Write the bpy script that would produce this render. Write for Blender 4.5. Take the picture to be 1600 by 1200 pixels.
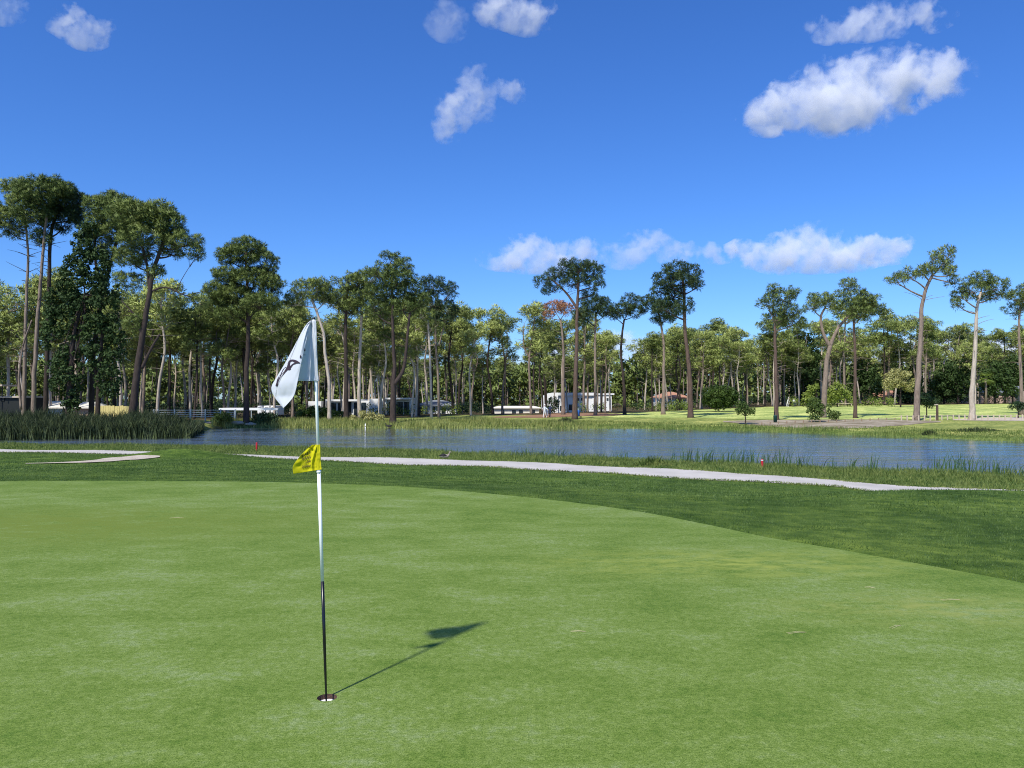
import bpy, bmesh, math, random
import numpy as np
from mathutils import Vector, Matrix, noise as mnoise
R = math.radians
C = bpy.context.scene
for o in list(bpy.data.objects): bpy.data.objects.remove(o)

# ------------------------------------------------------------ camera, sky, sun, exposure
F = 1230.0; CAMZ = 1.65; PITCH = math.atan(22 / F)
cd = bpy.data.cameras.new('camera'); cam = bpy.data.objects.new('camera', cd); C.collection.objects.link(cam)
cd.sensor_width = 36; cd.lens = 36 * F / 1600; cd.clip_start = 0.05; cd.clip_end = 40000
cam.location = (0, 0, CAMZ); cam.rotation_euler = (R(90) + PITCH, 0, 0)
C.camera = cam
SUNV = Vector((.92, 1.50, -2.12)).normalized()          # the way the light travels
sd = bpy.data.lights.new('sun', 'SUN'); sun = bpy.data.objects.new('sun', sd); C.collection.objects.link(sun)
sd.energy = 4.4; sd.angle = R(1.8); sd.color = (1, .95, .86)
sun.rotation_euler = SUNV.to_track_quat('-Z', 'Y').to_euler()
W = bpy.data.worlds.new('World'); C.world = W; W.use_nodes = True
nt = W.node_tree; nt.nodes.clear()
wo = nt.nodes.new('ShaderNodeOutputWorld'); bg = nt.nodes.new('ShaderNodeBackground')
sky = nt.nodes.new('ShaderNodeTexSky'); sky.sky_type = 'NISHITA'; sky.sun_disc = False
sky.sun_elevation = math.asin(-SUNV.z); sky.sun_rotation = math.atan2(-SUNV.x, -SUNV.y)
sky.altitude = 0; sky.air_density = 1.0; sky.dust_density = 0.35; sky.ozone_density = 3.0
hs = nt.nodes.new('ShaderNodeHueSaturation'); hs.inputs['Saturation'].default_value = 1.17; hs.inputs['Value'].default_value = 1.0
tint = nt.nodes.new('ShaderNodeMix'); tint.data_type = 'RGBA'; tint.blend_type = 'MULTIPLY'; tint.inputs[0].default_value = 1; tint.inputs[7].default_value = (.49, .72, 1.13, 1)
nt.links.new(sky.outputs[0], hs.inputs['Color']); nt.links.new(hs.outputs[0], tint.inputs[6]); nt.links.new(tint.outputs[2], bg.inputs[0])
bg.inputs[1].default_value = .12
nt.links.new(bg.outputs[0], wo.inputs[0])
C.view_settings.view_transform = 'Standard'; C.view_settings.look = 'None'
C.view_settings.exposure = .35; C.view_settings.gamma = 1
C.render.engine = 'CYCLES'
C.cycles.max_bounces = 8; C.cycles.diffuse_bounces = 3; C.cycles.glossy_bounces = 3
C.cycles.transparent_max_bounces = 12; C.cycles.volume_bounces = 8
C.cycles.use_denoising = True; C.cycles.denoising_prefilter = 'NONE'; C.cycles.denoising_input_passes = 'RGB_ALBEDO_NORMAL'; C.cycles.pixel_filter_type = 'BLACKMAN_HARRIS'; C.cycles.filter_width = 1.05
C.cycles.volume_step_rate = 1.0; C.cycles.volume_max_steps = 64

# ------------------------------------------------------------ measuring helpers
CT, ST = math.cos(PITCH), math.sin(PITCH)
def ray(px, py):
    u = (px - 800) / F; v = (600 - py) / F
    return Vector((u, CT - v * ST, ST + v * CT))
def at(px, py, Y):
    d = ray(px, py); return Vector((0, 0, CAMZ)) + d * (Y / d.y)
def gy(py, z):                                           # distance at which ground height z is seen at row py
    d = ray(800, py); return d.y * (z - CAMZ) / d.z
def lin(c): return tuple((x / 12.92 if x <= .04045 else ((x + .055) / 1.055) ** 2.4) for x in [k / 255 for k in c])

# ------------------------------------------------------------ object helpers
def link(o, parent=None):
    C.collection.objects.link(o)
    if parent: o.parent = parent
    return o
def tag(o, label=None, cat=None, group=None, kind=None):
    if label: o['label'] = label
    if cat: o['category'] = cat
    if group: o['group'] = group
    if kind: o['kind'] = kind
    return o
def empty(name, loc, rz=0, **k):
    o = bpy.data.objects.new(name, None); o.location = loc; o.rotation_euler = (0, 0, rz); o.empty_display_size = .2
    link(o); return tag(o, **k)
def mesh_np(name, V, Fc, mat, parent=None, nside=3, normals=None, smooth=False):
    V = np.asarray(V, dtype=np.float32).reshape(-1, 3); Fc = np.asarray(Fc, dtype=np.int32).reshape(-1, nside)
    me = bpy.data.meshes.new(name); me.vertices.add(len(V)); me.vertices.foreach_set('co', V.ravel())
    me.loops.add(Fc.size); me.loops.foreach_set('vertex_index', Fc.ravel())
    me.polygons.add(len(Fc)); me.polygons.foreach_set('loop_start', np.arange(0, Fc.size, nside, dtype=np.int32))
    me.update(calc_edges=True)
    if smooth or normals is not None: me.polygons.foreach_set('use_smooth', np.ones(len(Fc), dtype=bool))
    if normals is not None: me.normals_split_custom_set_from_vertices(np.asarray(normals, dtype=np.float32).reshape(-1, 3).tolist())
    if mat: me.materials.append(mat)
    o = bpy.data.objects.new(name, me); return link(o, parent)
class MB:
    def __init__(s): s.v = []; s.f = []
    def face(s, pts):
        n = len(s.v); s.v += [tuple(p) for p in pts]; s.f.append(tuple(range(n, n + len(pts)))); return s
    def box(s, x0, x1, y0, y1, z0, z1):
        n = len(s.v)
        s.v += [(x, y, z) for z in (z0, z1) for y in (y0, y1) for x in (x0, x1)]
        for f in ((0, 2, 3, 1), (4, 5, 7, 6), (0, 1, 5, 4), (2, 6, 7, 3), (0, 4, 6, 2), (1, 3, 7, 5)): s.f.append(tuple(n + i for i in f))
        return s
    def tube(s, P, Rr, k=8, cap=True):
        P = [Vector(p) for p in P]; n0 = len(s.v)
        ref = Vector((1, 0, 0)) if abs((P[-1] - P[0]).normalized().x) < .8 else Vector((0, 1, 0))
        for i, p in enumerate(P):
            t = (P[min(i + 1, len(P) - 1)] - P[max(i - 1, 0)]).normalized()
            a = (ref - t * ref.dot(t)).normalized(); b = t.cross(a)
            for j in range(k):
                q = 2 * math.pi * j / k; s.v.append(tuple(p + (a * math.cos(q) + b * math.sin(q)) * Rr[i]))
        for i in range(len(P) - 1):
            for j in range(k):
                j2 = (j + 1) % k; s.f.append((n0 + i * k + j, n0 + i * k + j2, n0 + (i + 1) * k + j2, n0 + (i + 1) * k + j))
        if cap:
            s.f.append(tuple(n0 + j for j in range(k))[::-1]); s.f.append(tuple(n0 + (len(P) - 1) * k + j for j in range(k)))
        return s
    def lathe(s, prof, k=16, c=(0, 0, 0)):
        n0 = len(s.v)
        for r, z in prof:
            for j in range(k):
                q = 2 * math.pi * j / k; s.v.append((c[0] + r * math.cos(q), c[1] + r * math.sin(q), c[2] + z))
        for i in range(len(prof) - 1):
            for j in range(k):
                j2 = (j + 1) % k; s.f.append((n0 + i * k + j, n0 + i * k + j2, n0 + (i + 1) * k + j2, n0 + (i + 1) * k + j))
        return s
    def build(s, name, mat, parent=None, smooth=False, bevel=0):
        me = bpy.data.meshes.new(name); me.from_pydata(s.v, [], s.f); me.update()
        if smooth: me.polygons.foreach_set('use_smooth', np.ones(len(me.polygons), dtype=bool))
        if mat: me.materials.append(mat)
        o = link(bpy.data.objects.new(name, me), parent)
        if bevel:
            m = o.modifiers.new('b', 'BEVEL'); m.width = bevel; m.segments = 2; m.limit_method = 'ANGLE'
        return o

# ------------------------------------------------------------ materials
class NT:
    def __init__(s, name):
        s.m = bpy.data.materials.new(name); s.m.use_nodes = True; s.t = s.m.node_tree; s.t.nodes.clear()
        s.out = s.t.nodes.new('ShaderNodeOutputMaterial')
    def n(s, typ, ins=None, **k):
        o = s.t.nodes.new(typ)
        for a, b in k.items(): setattr(o, a, b)
        for a, b in (ins or {}).items():
            if isinstance(b, bpy.types.NodeSocket): s.t.links.new(b, o.inputs[a])
            else: o.inputs[a].default_value = b
        return o
    def co(s, sc=(1, 1, 1), kind='Object', rot=(0, 0, 0)):
        c = s.n('ShaderNodeTexCoord'); return s.n('ShaderNodeMapping', {'Vector': c.outputs[kind], 'Scale': sc, 'Rotation': rot}).outputs[0]
    def noise(s, vec, scale, detail=4, rough=.55, dist=0):
        return s.n('ShaderNodeTexNoise', {'Vector': vec, 'Scale': scale, 'Detail': detail, 'Roughness': rough, 'Distortion': dist}).outputs['Fac']
    def ramp(s, fac, stops):
        r = s.n('ShaderNodeValToRGB', {'Fac': fac}); e = r.color_ramp.elements
        while len(e) < len(stops): e.new(.5)
        for i, (p, c) in enumerate(stops): e[i].position = p; e[i].color = (*c, 1) if len(c) == 3 else c
        return r.outputs[0]
    def mix(s, f, a, b, mode='MIX'):
        m = s.n('ShaderNodeMix', data_type='RGBA', blend_type=mode)
        for i, v in ((0, f), (6, a), (7, b)):
            if isinstance(v, bpy.types.NodeSocket): s.t.links.new(v, m.inputs[i])
            else: m.inputs[i].default_value = v if i == 0 else (*v[:3], 1)
        return m.outputs[2]
    def math(s, op, a, b=0, c=0, clamp=False):
        m = s.n('ShaderNodeMath', operation=op, use_clamp=clamp)
        for i, v in enumerate((a, b, c)):
            if isinstance(v, bpy.types.NodeSocket): s.t.links.new(v, m.inputs[i])
            else: m.inputs[i].default_value = v
        return m.outputs[0]
    def bump(s, h, strength, dist):
        return s.n('ShaderNodeBump', {'Height': h, 'Strength': strength, 'Distance': dist}).outputs[0]
    def bsdf(s, col, rough=.8, normal=None, spec=.3, transl=None, metal=0, **k):
        ins = {'Base Color': col if isinstance(col, bpy.types.NodeSocket) else (*col, 1), 'Roughness': rough, 'Specular IOR Level': spec, 'Metallic': metal}
        if normal is not None: ins['Normal'] = normal
        ins.update(k)
        p = s.n('ShaderNodeBsdfPrincipled', ins).outputs[0]
        if transl:
            t = s.n('ShaderNodeBsdfTranslucent', {'Color': ins['Base Color']}).outputs[0]
            p = s.n('ShaderNodeMixShader', {0: transl, 1: p, 2: t}).outputs[0]
        s.t.links.new(p, s.out.inputs[0]); return s.m
def plain(name, c, rough=.6, spec=.3, var=.12, scale=6, metal=0, bump=0, transl=None):
    n = NT(name); v = n.co()
    f = n.noise(v, scale, 5, .6)
    col = n.mix(f, tuple(x * (1 - var) for x in c), tuple(min(1, x * (1 + var)) for x in c))
    return n.bsdf(col, rough, n.bump(f, bump, .02) if bump else None, spec, transl, metal)
def foliage(name, dark, light, transl=.22, rough=.55, scale=.6, rnd=.25, lo=.3, hi=.7):
    n = NT(name); v = n.co()
    f = n.noise(v, scale, 3, .6)
    g = n.noise(v, 9, 2, .5)
    f = n.math('ADD', n.math('MULTIPLY', f, .6), n.math('MULTIPLY', g, .4))
    rr = n.n('ShaderNodeObjectInfo').outputs['Random']
    f = n.math('ADD', f, n.math('MULTIPLY', n.math('SUBTRACT', rr, .5), rnd), clamp=True)
    col = n.ramp(f, [(lo, dark), (hi, light)])
    return n.bsdf(col, rough, None, .25, transl)
def bark(name, a, b):
    n = NT(name); v = n.co((1, 1, .22))
    f = n.noise(v, 7, 6, .7, .3); g = n.noise(n.co(), .5, 2)
    col = n.mix(n.math('MULTIPLY', g, .6), n.ramp(f, [(.35, a), (.65, b)]), tuple(x * 1.15 for x in b))
    return n.bsdf(col, .9, n.bump(f, .9, .06), .15)
M = {}
M['pine'] = foliage('pine_needles', (.066, .108, .024), (.215, .27, .070), .10)
M['pine_dark'] = foliage('dark_pine_needles', (.026, .056, .022), (.068, .108, .036), .12, rnd=.1)
M['pine_olive'] = foliage('olive_pine_needles', (.115, .165, .036), (.45, .515, .155), .12)
M['pine_brown'] = foliage('brown_needles', (.24, .10, .045), (.42, .21, .10), .15)
M['ivy'] = foliage('ivy_leaves', (.018, .042, .012), (.060, .100, .022), .12, .7, rnd=.1)
M['leaf'] = foliage('broad_leaves', (.045, .085, .015), (.12, .17, .035), .25)
M['leaf_bright'] = foliage('bright_leaves', (.14, .20, .035), (.28, .34, .07), .3)
M['leaf_dark'] = foliage('dark_leaves', (.018, .042, .014), (.045, .080, .024), .12)
M['leaf_olive'] = foliage('olive_leaves', (.24, .24, .08), (.46, .44, .17), .2)
M['bark'] = bark('pine_bark', (.085, .062, .048), (.27, .21, .165))
M['bark_dark'] = bark('dark_pine_bark', (.020, .015, .013), (.062, .047, .039))  # on background pines, shade put into the bark colour
M['bark_red'] = bark('red_brown_pine_bark', (.046, .030, .023), (.125, .086, .066))
M['bark_pale'] = bark('pale_pine_bark', (.23, .185, .145), (.50, .43, .35))  # on background pines, sunlight put into the bark colour
M['dead'] = bark('bleached_branch', (.25, .20, .17), (.48, .42, .38))
M['white'] = plain('white_paint', (.80, .80, .78), .5, var=.04)
M['cream'] = plain('cream_render', (.72, .68, .58), .8, var=.05)
M['grey_roof'] = plain('grey_roofing', (.20, .22, .25), .7)
M['dark'] = plain('dark_paint', (.015, .018, .016), .6)
M['glass'] = plain('window_glass', (.03, .045, .06), .08, .6)
M['terracotta'] = plain('terracotta_tiles', (.42, .22, .14), .85)
M['yellow_wall'] = plain('yellow_canvas', (.62, .52, .20), .8, var=.15, scale=2)
M['beige'] = plain('beige_render', (.55, .40, .30), .85)
M['grey_metal'] = plain('galvanised_metal', (.42, .47, .48), .45, metal=.3)
M['wood'] = plain('weathered_wood', (.26, .18, .12), .85, var=.3, scale=3)
M['wood_pale'] = plain('pale_wood', (.48, .40, .30), .85, var=.2)
M['red'] = plain('red_paint', (.42, .015, .025), .45)
M['flag'] = plain('white_flag_cloth', (.68, .71, .76), .85, .1, .02, 3, transl=.12)
def sheer(m, k):
    t = m.node_tree; o = t.nodes['Material Output']; s = o.inputs[0].links[0].from_socket; tr = t.nodes.new('ShaderNodeBsdfTransparent'); mx = t.nodes.new('ShaderNodeMixShader'); mx.inputs[0].default_value = k
    t.links.new(s, mx.inputs[1]); t.links.new(tr.outputs[0], mx.inputs[2]); t.links.new(mx.outputs[0], o.inputs[0])
sheer(M['flag'], .30)
M['ink'] = plain('dark_print', (.030, .018, .028), .8)
M['black'] = plain('black_paint', (.006, .006, .008), .3, .5, .1)
M['yellow'] = plain('yellow_flag_cloth', (.66, .62, .015), .75, .15, .06, 8, transl=.30)
M['pole'] = plain('white_fibreglass', (.86, .88, .88), .35, .5, .03)
M['skin'] = plain('skin', (.45, .27, .19), .6)
M['navy'] = plain('navy_cloth', (.02, .03, .07), .8)
M['shirt'] = plain('white_cloth', (.75, .76, .78), .8)
M['blue'] = plain('blue_cloth', (.02, .10, .35), .6)
M['hair'] = plain('dark_hair', (.03, .02, .015), .7)
M['feather_pale'] = plain('pale_feathers', (.32, .26, .22), .8)
M['feather_dark'] = plain('dark_feathers', (.015, .013, .015), .7)
M['soil'] = plain('cut_soil', (.10, .06, .045), .95, var=.4, scale=60, bump=.5)
M['rock'] = plain('grey_rock', (.34, .28, .22), .9, var=.4, scale=1.5, bump=.8)
M['straw'] = plain('straw_needle', (.55, .46, .28), .7)

def m_ground():
    n = NT('mown_ground'); v = n.co()
    att = n.n('ShaderNodeVertexColor', layer_name='soil').outputs[0]
    a = n.noise(v, .35, 4, .6); b = n.noise(v, 3.0, 4, .65); c = n.noise(v, 45, 4, .7); d = n.noise(v, 190, 2, .6)
    f = n.math('ADD', n.math('MULTIPLY', a, .30), n.math('MULTIPLY', b, .30)); f = n.math('ADD', f, n.math('MULTIPLY', c, .2)); f = n.math('ADD', f, n.math('MULTIPLY', d, .2))
    k = n.ramp(f, [(.41, (.36, .46, .34)), (.50, (1, 1, .9)), (.585, (2.3, 1.85, 1.9))])
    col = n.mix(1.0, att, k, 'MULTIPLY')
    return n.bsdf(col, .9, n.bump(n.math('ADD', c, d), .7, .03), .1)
M['ground'] = m_ground()
def m_green():
    n = NT('putting_turf'); v = n.co(); vs = n.co((.55, 1.0, 1))
    a = n.noise(v, .5, 4, .55, .5); b = n.noise(vs, 2.4, 4, .65, .3); c = n.noise(v, 16, 4, .7); d = n.noise(v, 300, 2, .7); e = n.noise(v, 140, 2, .7)
    h_ = n.noise(n.co((.7, 1, 1)), 60, 3, .7)
    f = n.math('ADD', n.math('MULTIPLY', a, .26), n.math('MULTIPLY', b, .34)); f = n.math('ADD', f, n.math('MULTIPLY', c, .40))
    col = n.ramp(f, [(.38, (.082, .148, .020)), (.46, (.118, .184, .030)), (.53, (.148, .216, .046)), (.61, (.188, .254, .090))])
    g = n.math('ADD', n.math('MULTIPLY', d, .3), n.math('MULTIPLY', e, .45)); g = n.math('ADD', g, n.math('MULTIPLY', h_, .25))
    col = n.mix(1.0, col, n.ramp(g, [(.40, (.36, .46, .22)), (.5, (1, 1, 1)), (.60, (1.75, 1.55, 1.8))]), 'MULTIPLY')
    # worn yellow patches to the right, an olive band to the left
    def patch(cx, cy, rx, ry, rot, col, c2, amt, lo=.42, hi=.62):
        t = n.n('ShaderNodeTexCoord').outputs['Object']
        mp = n.n('ShaderNodeMapping', {'Vector': t, 'Location': (-cx, -cy, 0)}).outputs[0]
        mp = n.n('ShaderNodeMapping', {'Vector': mp, 'Rotation': (0, 0, rot), 'Scale': (1 / rx, 1 / ry, 0)}).outputs[0]
        L = n.n('ShaderNodeVectorMath', {0: mp}, operation='LENGTH').outputs['Value']
        m = n.math('SUBTRACT', 1, L, clamp=True)
        nn = n.noise(n.co((.6, 1.4, 1)), 4.5, 4, .7, .5)
        m = n.math('MULTIPLY', n.ramp_v(nn, lo, hi), m)
        return n.mix(n.math('MULTIPLY', m, amt, clamp=True), col, c2)
    n.ramp_v = lambda x, lo, hi: n.n('ShaderNodeMapRange', {'Value': x, 'From Min': lo, 'From Max': hi}).outputs[0]
    col = patch(2.3, 7.9, 2.6, .95, R(30), col, (.235, .28, .055), 1.25)
    col = patch(3.4, 6.2, 1.7, .7, R(30), col, (.235, .27, .065), 1.0)
    col = patch(-6.3, 10.3, 4.5, 2.2, 0, col, (.135, .185, .028), 1.6, .3, .6)
    return n.bsdf(col, .85, n.bump(g, .55, .006), .12)
M['green'] = m_green()
def m_path():
    n = NT('compacted_path'); v = n.co()
    a = n.noise(v, .8, 4); b = n.noise(v, 30, 5, .8)
    col = n.ramp(n.math('ADD', n.math('MULTIPLY', a, .5), n.math('MULTIPLY', b, .5)), [(.3, (.36, .34, .305)), (.7, (.56, .53, .48))])
    return n.bsdf(col, .95, n.bump(b, .4, .02), .1)
M['path'] = m_path()
def m_sand():
    n = NT('pale_sand'); v = n.co()
    b = n.noise(v, 2.5, 6, .75)
    return n.bsdf(n.ramp(b, [(.3, (.36, .30, .23)), (.7, (.60, .53, .43))]), .95, n.bump(b, .6, .05), .1)
M['sand'] = m_sand()
def m_dirt():
    n = NT('bare_dirt'); v = n.co((.4, 1, 1))
    b = n.noise(v, 1.2, 6, .75)
    return n.bsdf(n.ramp(b, [(.36, (.13, .11, .05)), (.45, (.22, .18, .12)), (.62, (.40, .35, .27))]), .95, None, .1)
M['dirt'] = m_dirt()
def m_water():
    n = NT('pond_water')
    a = n.noise(n.co((.14, .80, 1), rot=(0, 0, R(2))), 1.5, 4, .55, .2); b = n.noise(n.co((.28, 1.0, 1), rot=(0, 0, R(-4))), 6, 3, .6)
    big = n.noise(n.co((.35, 1, 1)), .13, 3, .6)
    amp = n.n('ShaderNodeMapRange', {'Value': big, 'From Min': .42, 'From Max': .58, 'To Min': .35, 'To Max': 1.0}).outputs[0]
    lee = n.n('ShaderNodeVertexColor', layer_name='lee').outputs[0]          # sheltered water under the far bank
    amp = n.math('MULTIPLY', amp, n.n('ShaderNodeMapRange', {'Value': lee, 'To Min': 1, 'To Max': .10}).outputs[0])
    h = n.math('ADD', n.math('MULTIPLY', a, .80), n.math('MULTIPLY', b, .20))
    nb = n.n('ShaderNodeBump', {'Height': n.math('MULTIPLY', h, amp), 'Strength': 1.0, 'Distance': .55}).outputs[0]
    d = n.n('ShaderNodeBsdfDiffuse', {'Color': (.22, .27, .28, 1)}).outputs[0]
    g = n.n('ShaderNodeBsdfGlossy', {'Color': (.92, .95, .97, 1), 'Roughness': .07, 'Normal': nb}).outputs[0]
    fr = n.n('ShaderNodeFresnel', {'IOR': 1.34, 'Normal': nb}).outputs[0]
    f = n.n('ShaderNodeMapRange', {'Value': fr, 'From Min': 0, 'From Max': .6, 'To Min': .72, 'To Max': .97}).outputs[0]
    m = n.n('ShaderNodeMixShader', {0: f, 1: d, 2: g}).outputs[0]
    n.t.links.new(m, n.out.inputs[0]); return n.m
M['water'] = m_water()
def m_grass(name, lo, hi, transl=.3):
    return foliage(name, lo, hi, transl, .6, 1.3, 0, .40, .60)
M['rough_blade'] = m_grass('rough_grass_blades', (.030, .080, .012), (.17, .25, .065))
M['bank_blade'] = m_grass('bank_grass_blades', (.060, .115, .018), (.24, .28, .075))
M['shore_blade'] = m_grass('far_shore_blades', (.12, .165, .035), (.36, .37, .12))
M['reed'] = m_grass('reed_blades', (.030, .080, .026), (.085, .15, .05))
M['reed_dark'] = m_grass('dark_reed_blades', (.012, .026, .010), (.075, .098, .034), .15)

# ------------------------------------------------------------ terrain
rng = np.random.default_rng(7); random.seed(7)
WZ = -1.9
KX = [0, 300, 335, 400, 600, 800, 1000, 1200, 1400, 1560, 1600]
def col(edge, crest, p0, p1, shore, far, tail):
    k = [(-60, 0), (gy(edge, 0), 0)]
    k += [(gy(crest[0], crest[1]), crest[1])]
    k += [(gy(p0, -1.2) if p0 > 400 else p0, -1.2), (gy(p1, -1.2), -1.2)]
    s = gy(shore, WZ); f = gy(far, WZ)
    k += [(s, WZ), (s + 3.5, -2.5), (f - 3.5, -2.5), (f, WZ)] + tail
    return k
TL = lambda f: [(f + 4, -1.25), (f + 14, -1.2), (f + 40, -1.15), (200, -1.3), (400, -1.5), (3000, -1)]
cols = [
 col(752, (728, -.62), 708, 702, 697, 686, TL(gy(686, WZ))),
 col(752, (722, -.62), 711, 706, 699, 683, TL(gy(683, WZ))),
 col(752, (724, -.62), 713, 709, 700, 668, TL(gy(668, WZ))),
 col(753, (730, -.60), 716, 711, 701, 668, TL(gy(668, WZ))),
 col(760, (742, -.45), 726, 716, 705, 668, [(99, -1.4), (109, -1.2), (130, -1.05), (200, -2.4), (400, -2.5), (3000, -2)]),
 col(775, (752, -.45), 735, 722, 713, 668, [(99, -1.4), (108, -1.15), (130, -.9), (200, -2.5), (400, -2.5), (3000, -2)]),
 col(800, (768, -.35), 746, 730, 722, 669, [(96, -1.5), (104, -1.1), (130, -.65), (195, -1.2), (400, -1), (3000, -1)]),
 col(840, (785, -.30), 760, 742, 731, 674, [(87, -1.6), (95, -1.05), (130, -.35), (172, .12), (400, .4), (3000, 0)]),
 col(875, (764.8, -.30), 23, 757, 738, 682, [(77, -1.6), (90, -.95), (130, -.3), (168, .25), (400, .5), (3000, 0)]),
 col(903, (765.6, -.30), 22, 760, 744, 689, [(71, -1.5), (90, -.9), (130, -.3), (165, .3), (400, .5), (3000, 0)]),
 col(912, (766, -.30), 21, 762, 747, 690, [(70, -1.5), (90, -.9), (130, -.3), (165, .3), (400, .5), (3000, 0)])]
KT = (np.array(KX) - 800) / F
KY = np.array([[p[0] for p in c] for c in cols]); KZ = np.array([[p[1] for p in c] for c in cols])
def zraw(X, Y):
    t = np.clip(np.where(Y > 1, X / max(Y, 1), 0), KT[0], KT[-1])
    i = min(max(int(np.searchsorted(KT, t)) - 1, 0), len(KT) - 2); w = (t - KT[i]) / (KT[i + 1] - KT[i]); w = min(max(w, 0), 1)
    return float(np.interp(Y, KY[i] * (1 - w) + KY[i + 1] * w, KZ[i] * (1 - w) + KZ[i + 1] * w))
GE = [(-900, 775), (-300, 757), (0, 752.5), (200, 752), (400, 753), (520, 756.5), (650, 762), (800, 775), (900, 786), (1000, 800), (1100, 819), (1200, 840), (1300, 857), (1400, 875), (1500, 893), (1600, 912), (1700, 936), (1900, 1000)]
green_pts = []
for x, y in GE:
    Y = gy(y, 0); p = at(x, y, Y); green_pts.append((p.x, p.y))
green_pts += [(5.2, 1.0), (4.6, -3), (2, -7), (-5, -9), (-14, -7), (-20, 1), (-22, 8)]
def catmull(P, n, closed=False):
    P = [Vector(p) for p in P]; out = []; N = len(P)
    for i in range(N if closed else N - 1):
        g = (lambda k: P[k % N]) if closed else (lambda k: P[min(max(k, 0), N - 1)])
        a, b, c, d = g(i - 1), g(i), g(i + 1), g(i + 2)
        for j in range(n):
            t = j / n; out.append(.5 * ((2 * b) + (c - a) * t + (2 * a - 5 * b + 4 * c - d) * t * t + (3 * b - a - 3 * c + d) * t ** 3))
    if not closed: out.append(P[-1])
    return out
gp = catmull([(x, y, 0) for x, y in green_pts], 10, True)
GPX = np.array([p.x for p in gp]); GPY = np.array([p.y for p in gp])
def green_sd(X, Y):                                      # >0 inside the green
    X = np.atleast_1d(X).astype(float); Y = np.atleast_1d(Y).astype(float)
    x2 = np.roll(GPX, -1); y2 = np.roll(GPY, -1)
    best = np.full(X.shape, 1e9); inside = np.zeros(X.shape, bool)
    for a, b, c, d in zip(GPX, GPY, x2, y2):
        dx, dy = c - a, d - b; L = dx * dx + dy * dy + 1e-12
        t = np.clip(((X - a) * dx + (Y - b) * dy) / L, 0, 1)
        best = np.minimum(best, (X - a - t * dx) ** 2 + (Y - b - t * dy) ** 2)
        cr = ((b > Y) != (d > Y)) & (X < (c - a) * (Y - b) / (d - b + 1e-12) + a); inside ^= cr
    return np.where(inside, 1, -1) * np.sqrt(best)
ys = np.concatenate([np.arange(-60, 0, 4), np.arange(0, 5, .6), np.arange(5, 22, .35), np.arange(22, 60, .6), np.arange(60, 110, .8), np.arange(110, 180, 2.5), np.arange(180, 420, 10), [500, 700, 1000, 1500, 2200, 3000]])
xs = np.concatenate([np.arange(0, 24, .6), np.arange(24, 62, 1.2), np.arange(62, 120, 3), np.arange(120, 260, 10), [300, 400, 600, 1000, 1800, 3000]]); xs = np.concatenate([-xs[:0:-1], xs])
ZG = np.array([[zraw(x, y) for x in xs] for y in ys])
for _ in range(2):                                       # soften the creases
    Z2 = ZG.copy(); Z2[1:-1, 1:-1] = (ZG[1:-1, 1:-1] * 2 + ZG[:-2, 1:-1] + ZG[2:, 1:-1] + ZG[1:-1, :-2] + ZG[1:-1, 2:]) / 6; ZG = Z2
XX, YY = np.meshgrid(xs, ys)
ZG += np.where(YY > 16, .04 * np.sin(XX * .7 + 1.3 * np.sin(YY * .31)) * np.sin(YY * .53), 0) * np.clip((YY - 16) / 8, 0, 1)
sdg = green_sd(XX.ravel(), YY.ravel()).reshape(XX.shape)
bx_ = (285 - 800) / F * 36.5; ZG += .34 * np.exp(-(((XX - bx_) / 1.9) ** 2 + ((YY - 36.5) / 1.5) ** 2))
ZN = ZG.copy(); ZN = np.where(sdg > 0, ZG - np.clip(sdg - .1, 0, .8) * .4, ZG + .012)
def gz(X, Y):
    i = min(max(int(np.searchsorted(xs, X)) - 1, 0), len(xs) - 2); j = min(max(int(np.searchsorted(ys, Y)) - 1, 0), len(ys) - 2)
    u = (X - xs[i]) / (xs[i + 1] - xs[i]); v = (Y - ys[j]) / (ys[j + 1] - ys[j])
    return float((ZN[j, i] * (1 - u) + ZN[j, i + 1] * u) * (1 - v) + (ZN[j + 1, i] * (1 - u) + ZN[j + 1, i + 1] * u) * v)
def gzv(X, Y):
    i = np.clip(np.searchsorted(xs, X) - 1, 0, len(xs) - 2); j = np.clip(np.searchsorted(ys, Y) - 1, 0, len(ys) - 2)
    u = (X - xs[i]) / (xs[i + 1] - xs[i]); v = (Y - ys[j]) / (ys[j + 1] - ys[j])
    return (ZN[j, i] * (1 - u) + ZN[j, i + 1] * u) * (1 - v) + (ZN[j + 1, i] * (1 - u) + ZN[j + 1, i + 1] * u) * v
def ground(px, py, y0=6, y1=420):                        # the ground point seen at a pixel
    d = ray(px, py); Y = y0
    while Y < y1:
        z = CAMZ + d.z / d.y * Y
        if z <= gz(d.x / d.y * Y, Y): break
        Y += .1 if Y < 60 else .25
    return Vector((d.x / d.y * Y, Y, gz(d.x / d.y * Y, Y)))
def onground(px, Y):
    X = (px - 800) / F * Y * 1.0002; return Vector((X, Y, gz(X, Y)))
NYR, NXR = XX.shape
idx = np.arange(NYR * NXR).reshape(NYR, NXR)
FQ = np.stack([idx[:-1, :-1], idx[:-1, 1:], idx[1:, 1:], idx[1:, :-1]], -1).reshape(-1, 4)
terr = mesh_np('ground', np.stack([XX, YY, ZN], -1), FQ, M['ground'], nside=4, smooth=True); tag(terr, kind='structure')
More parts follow.
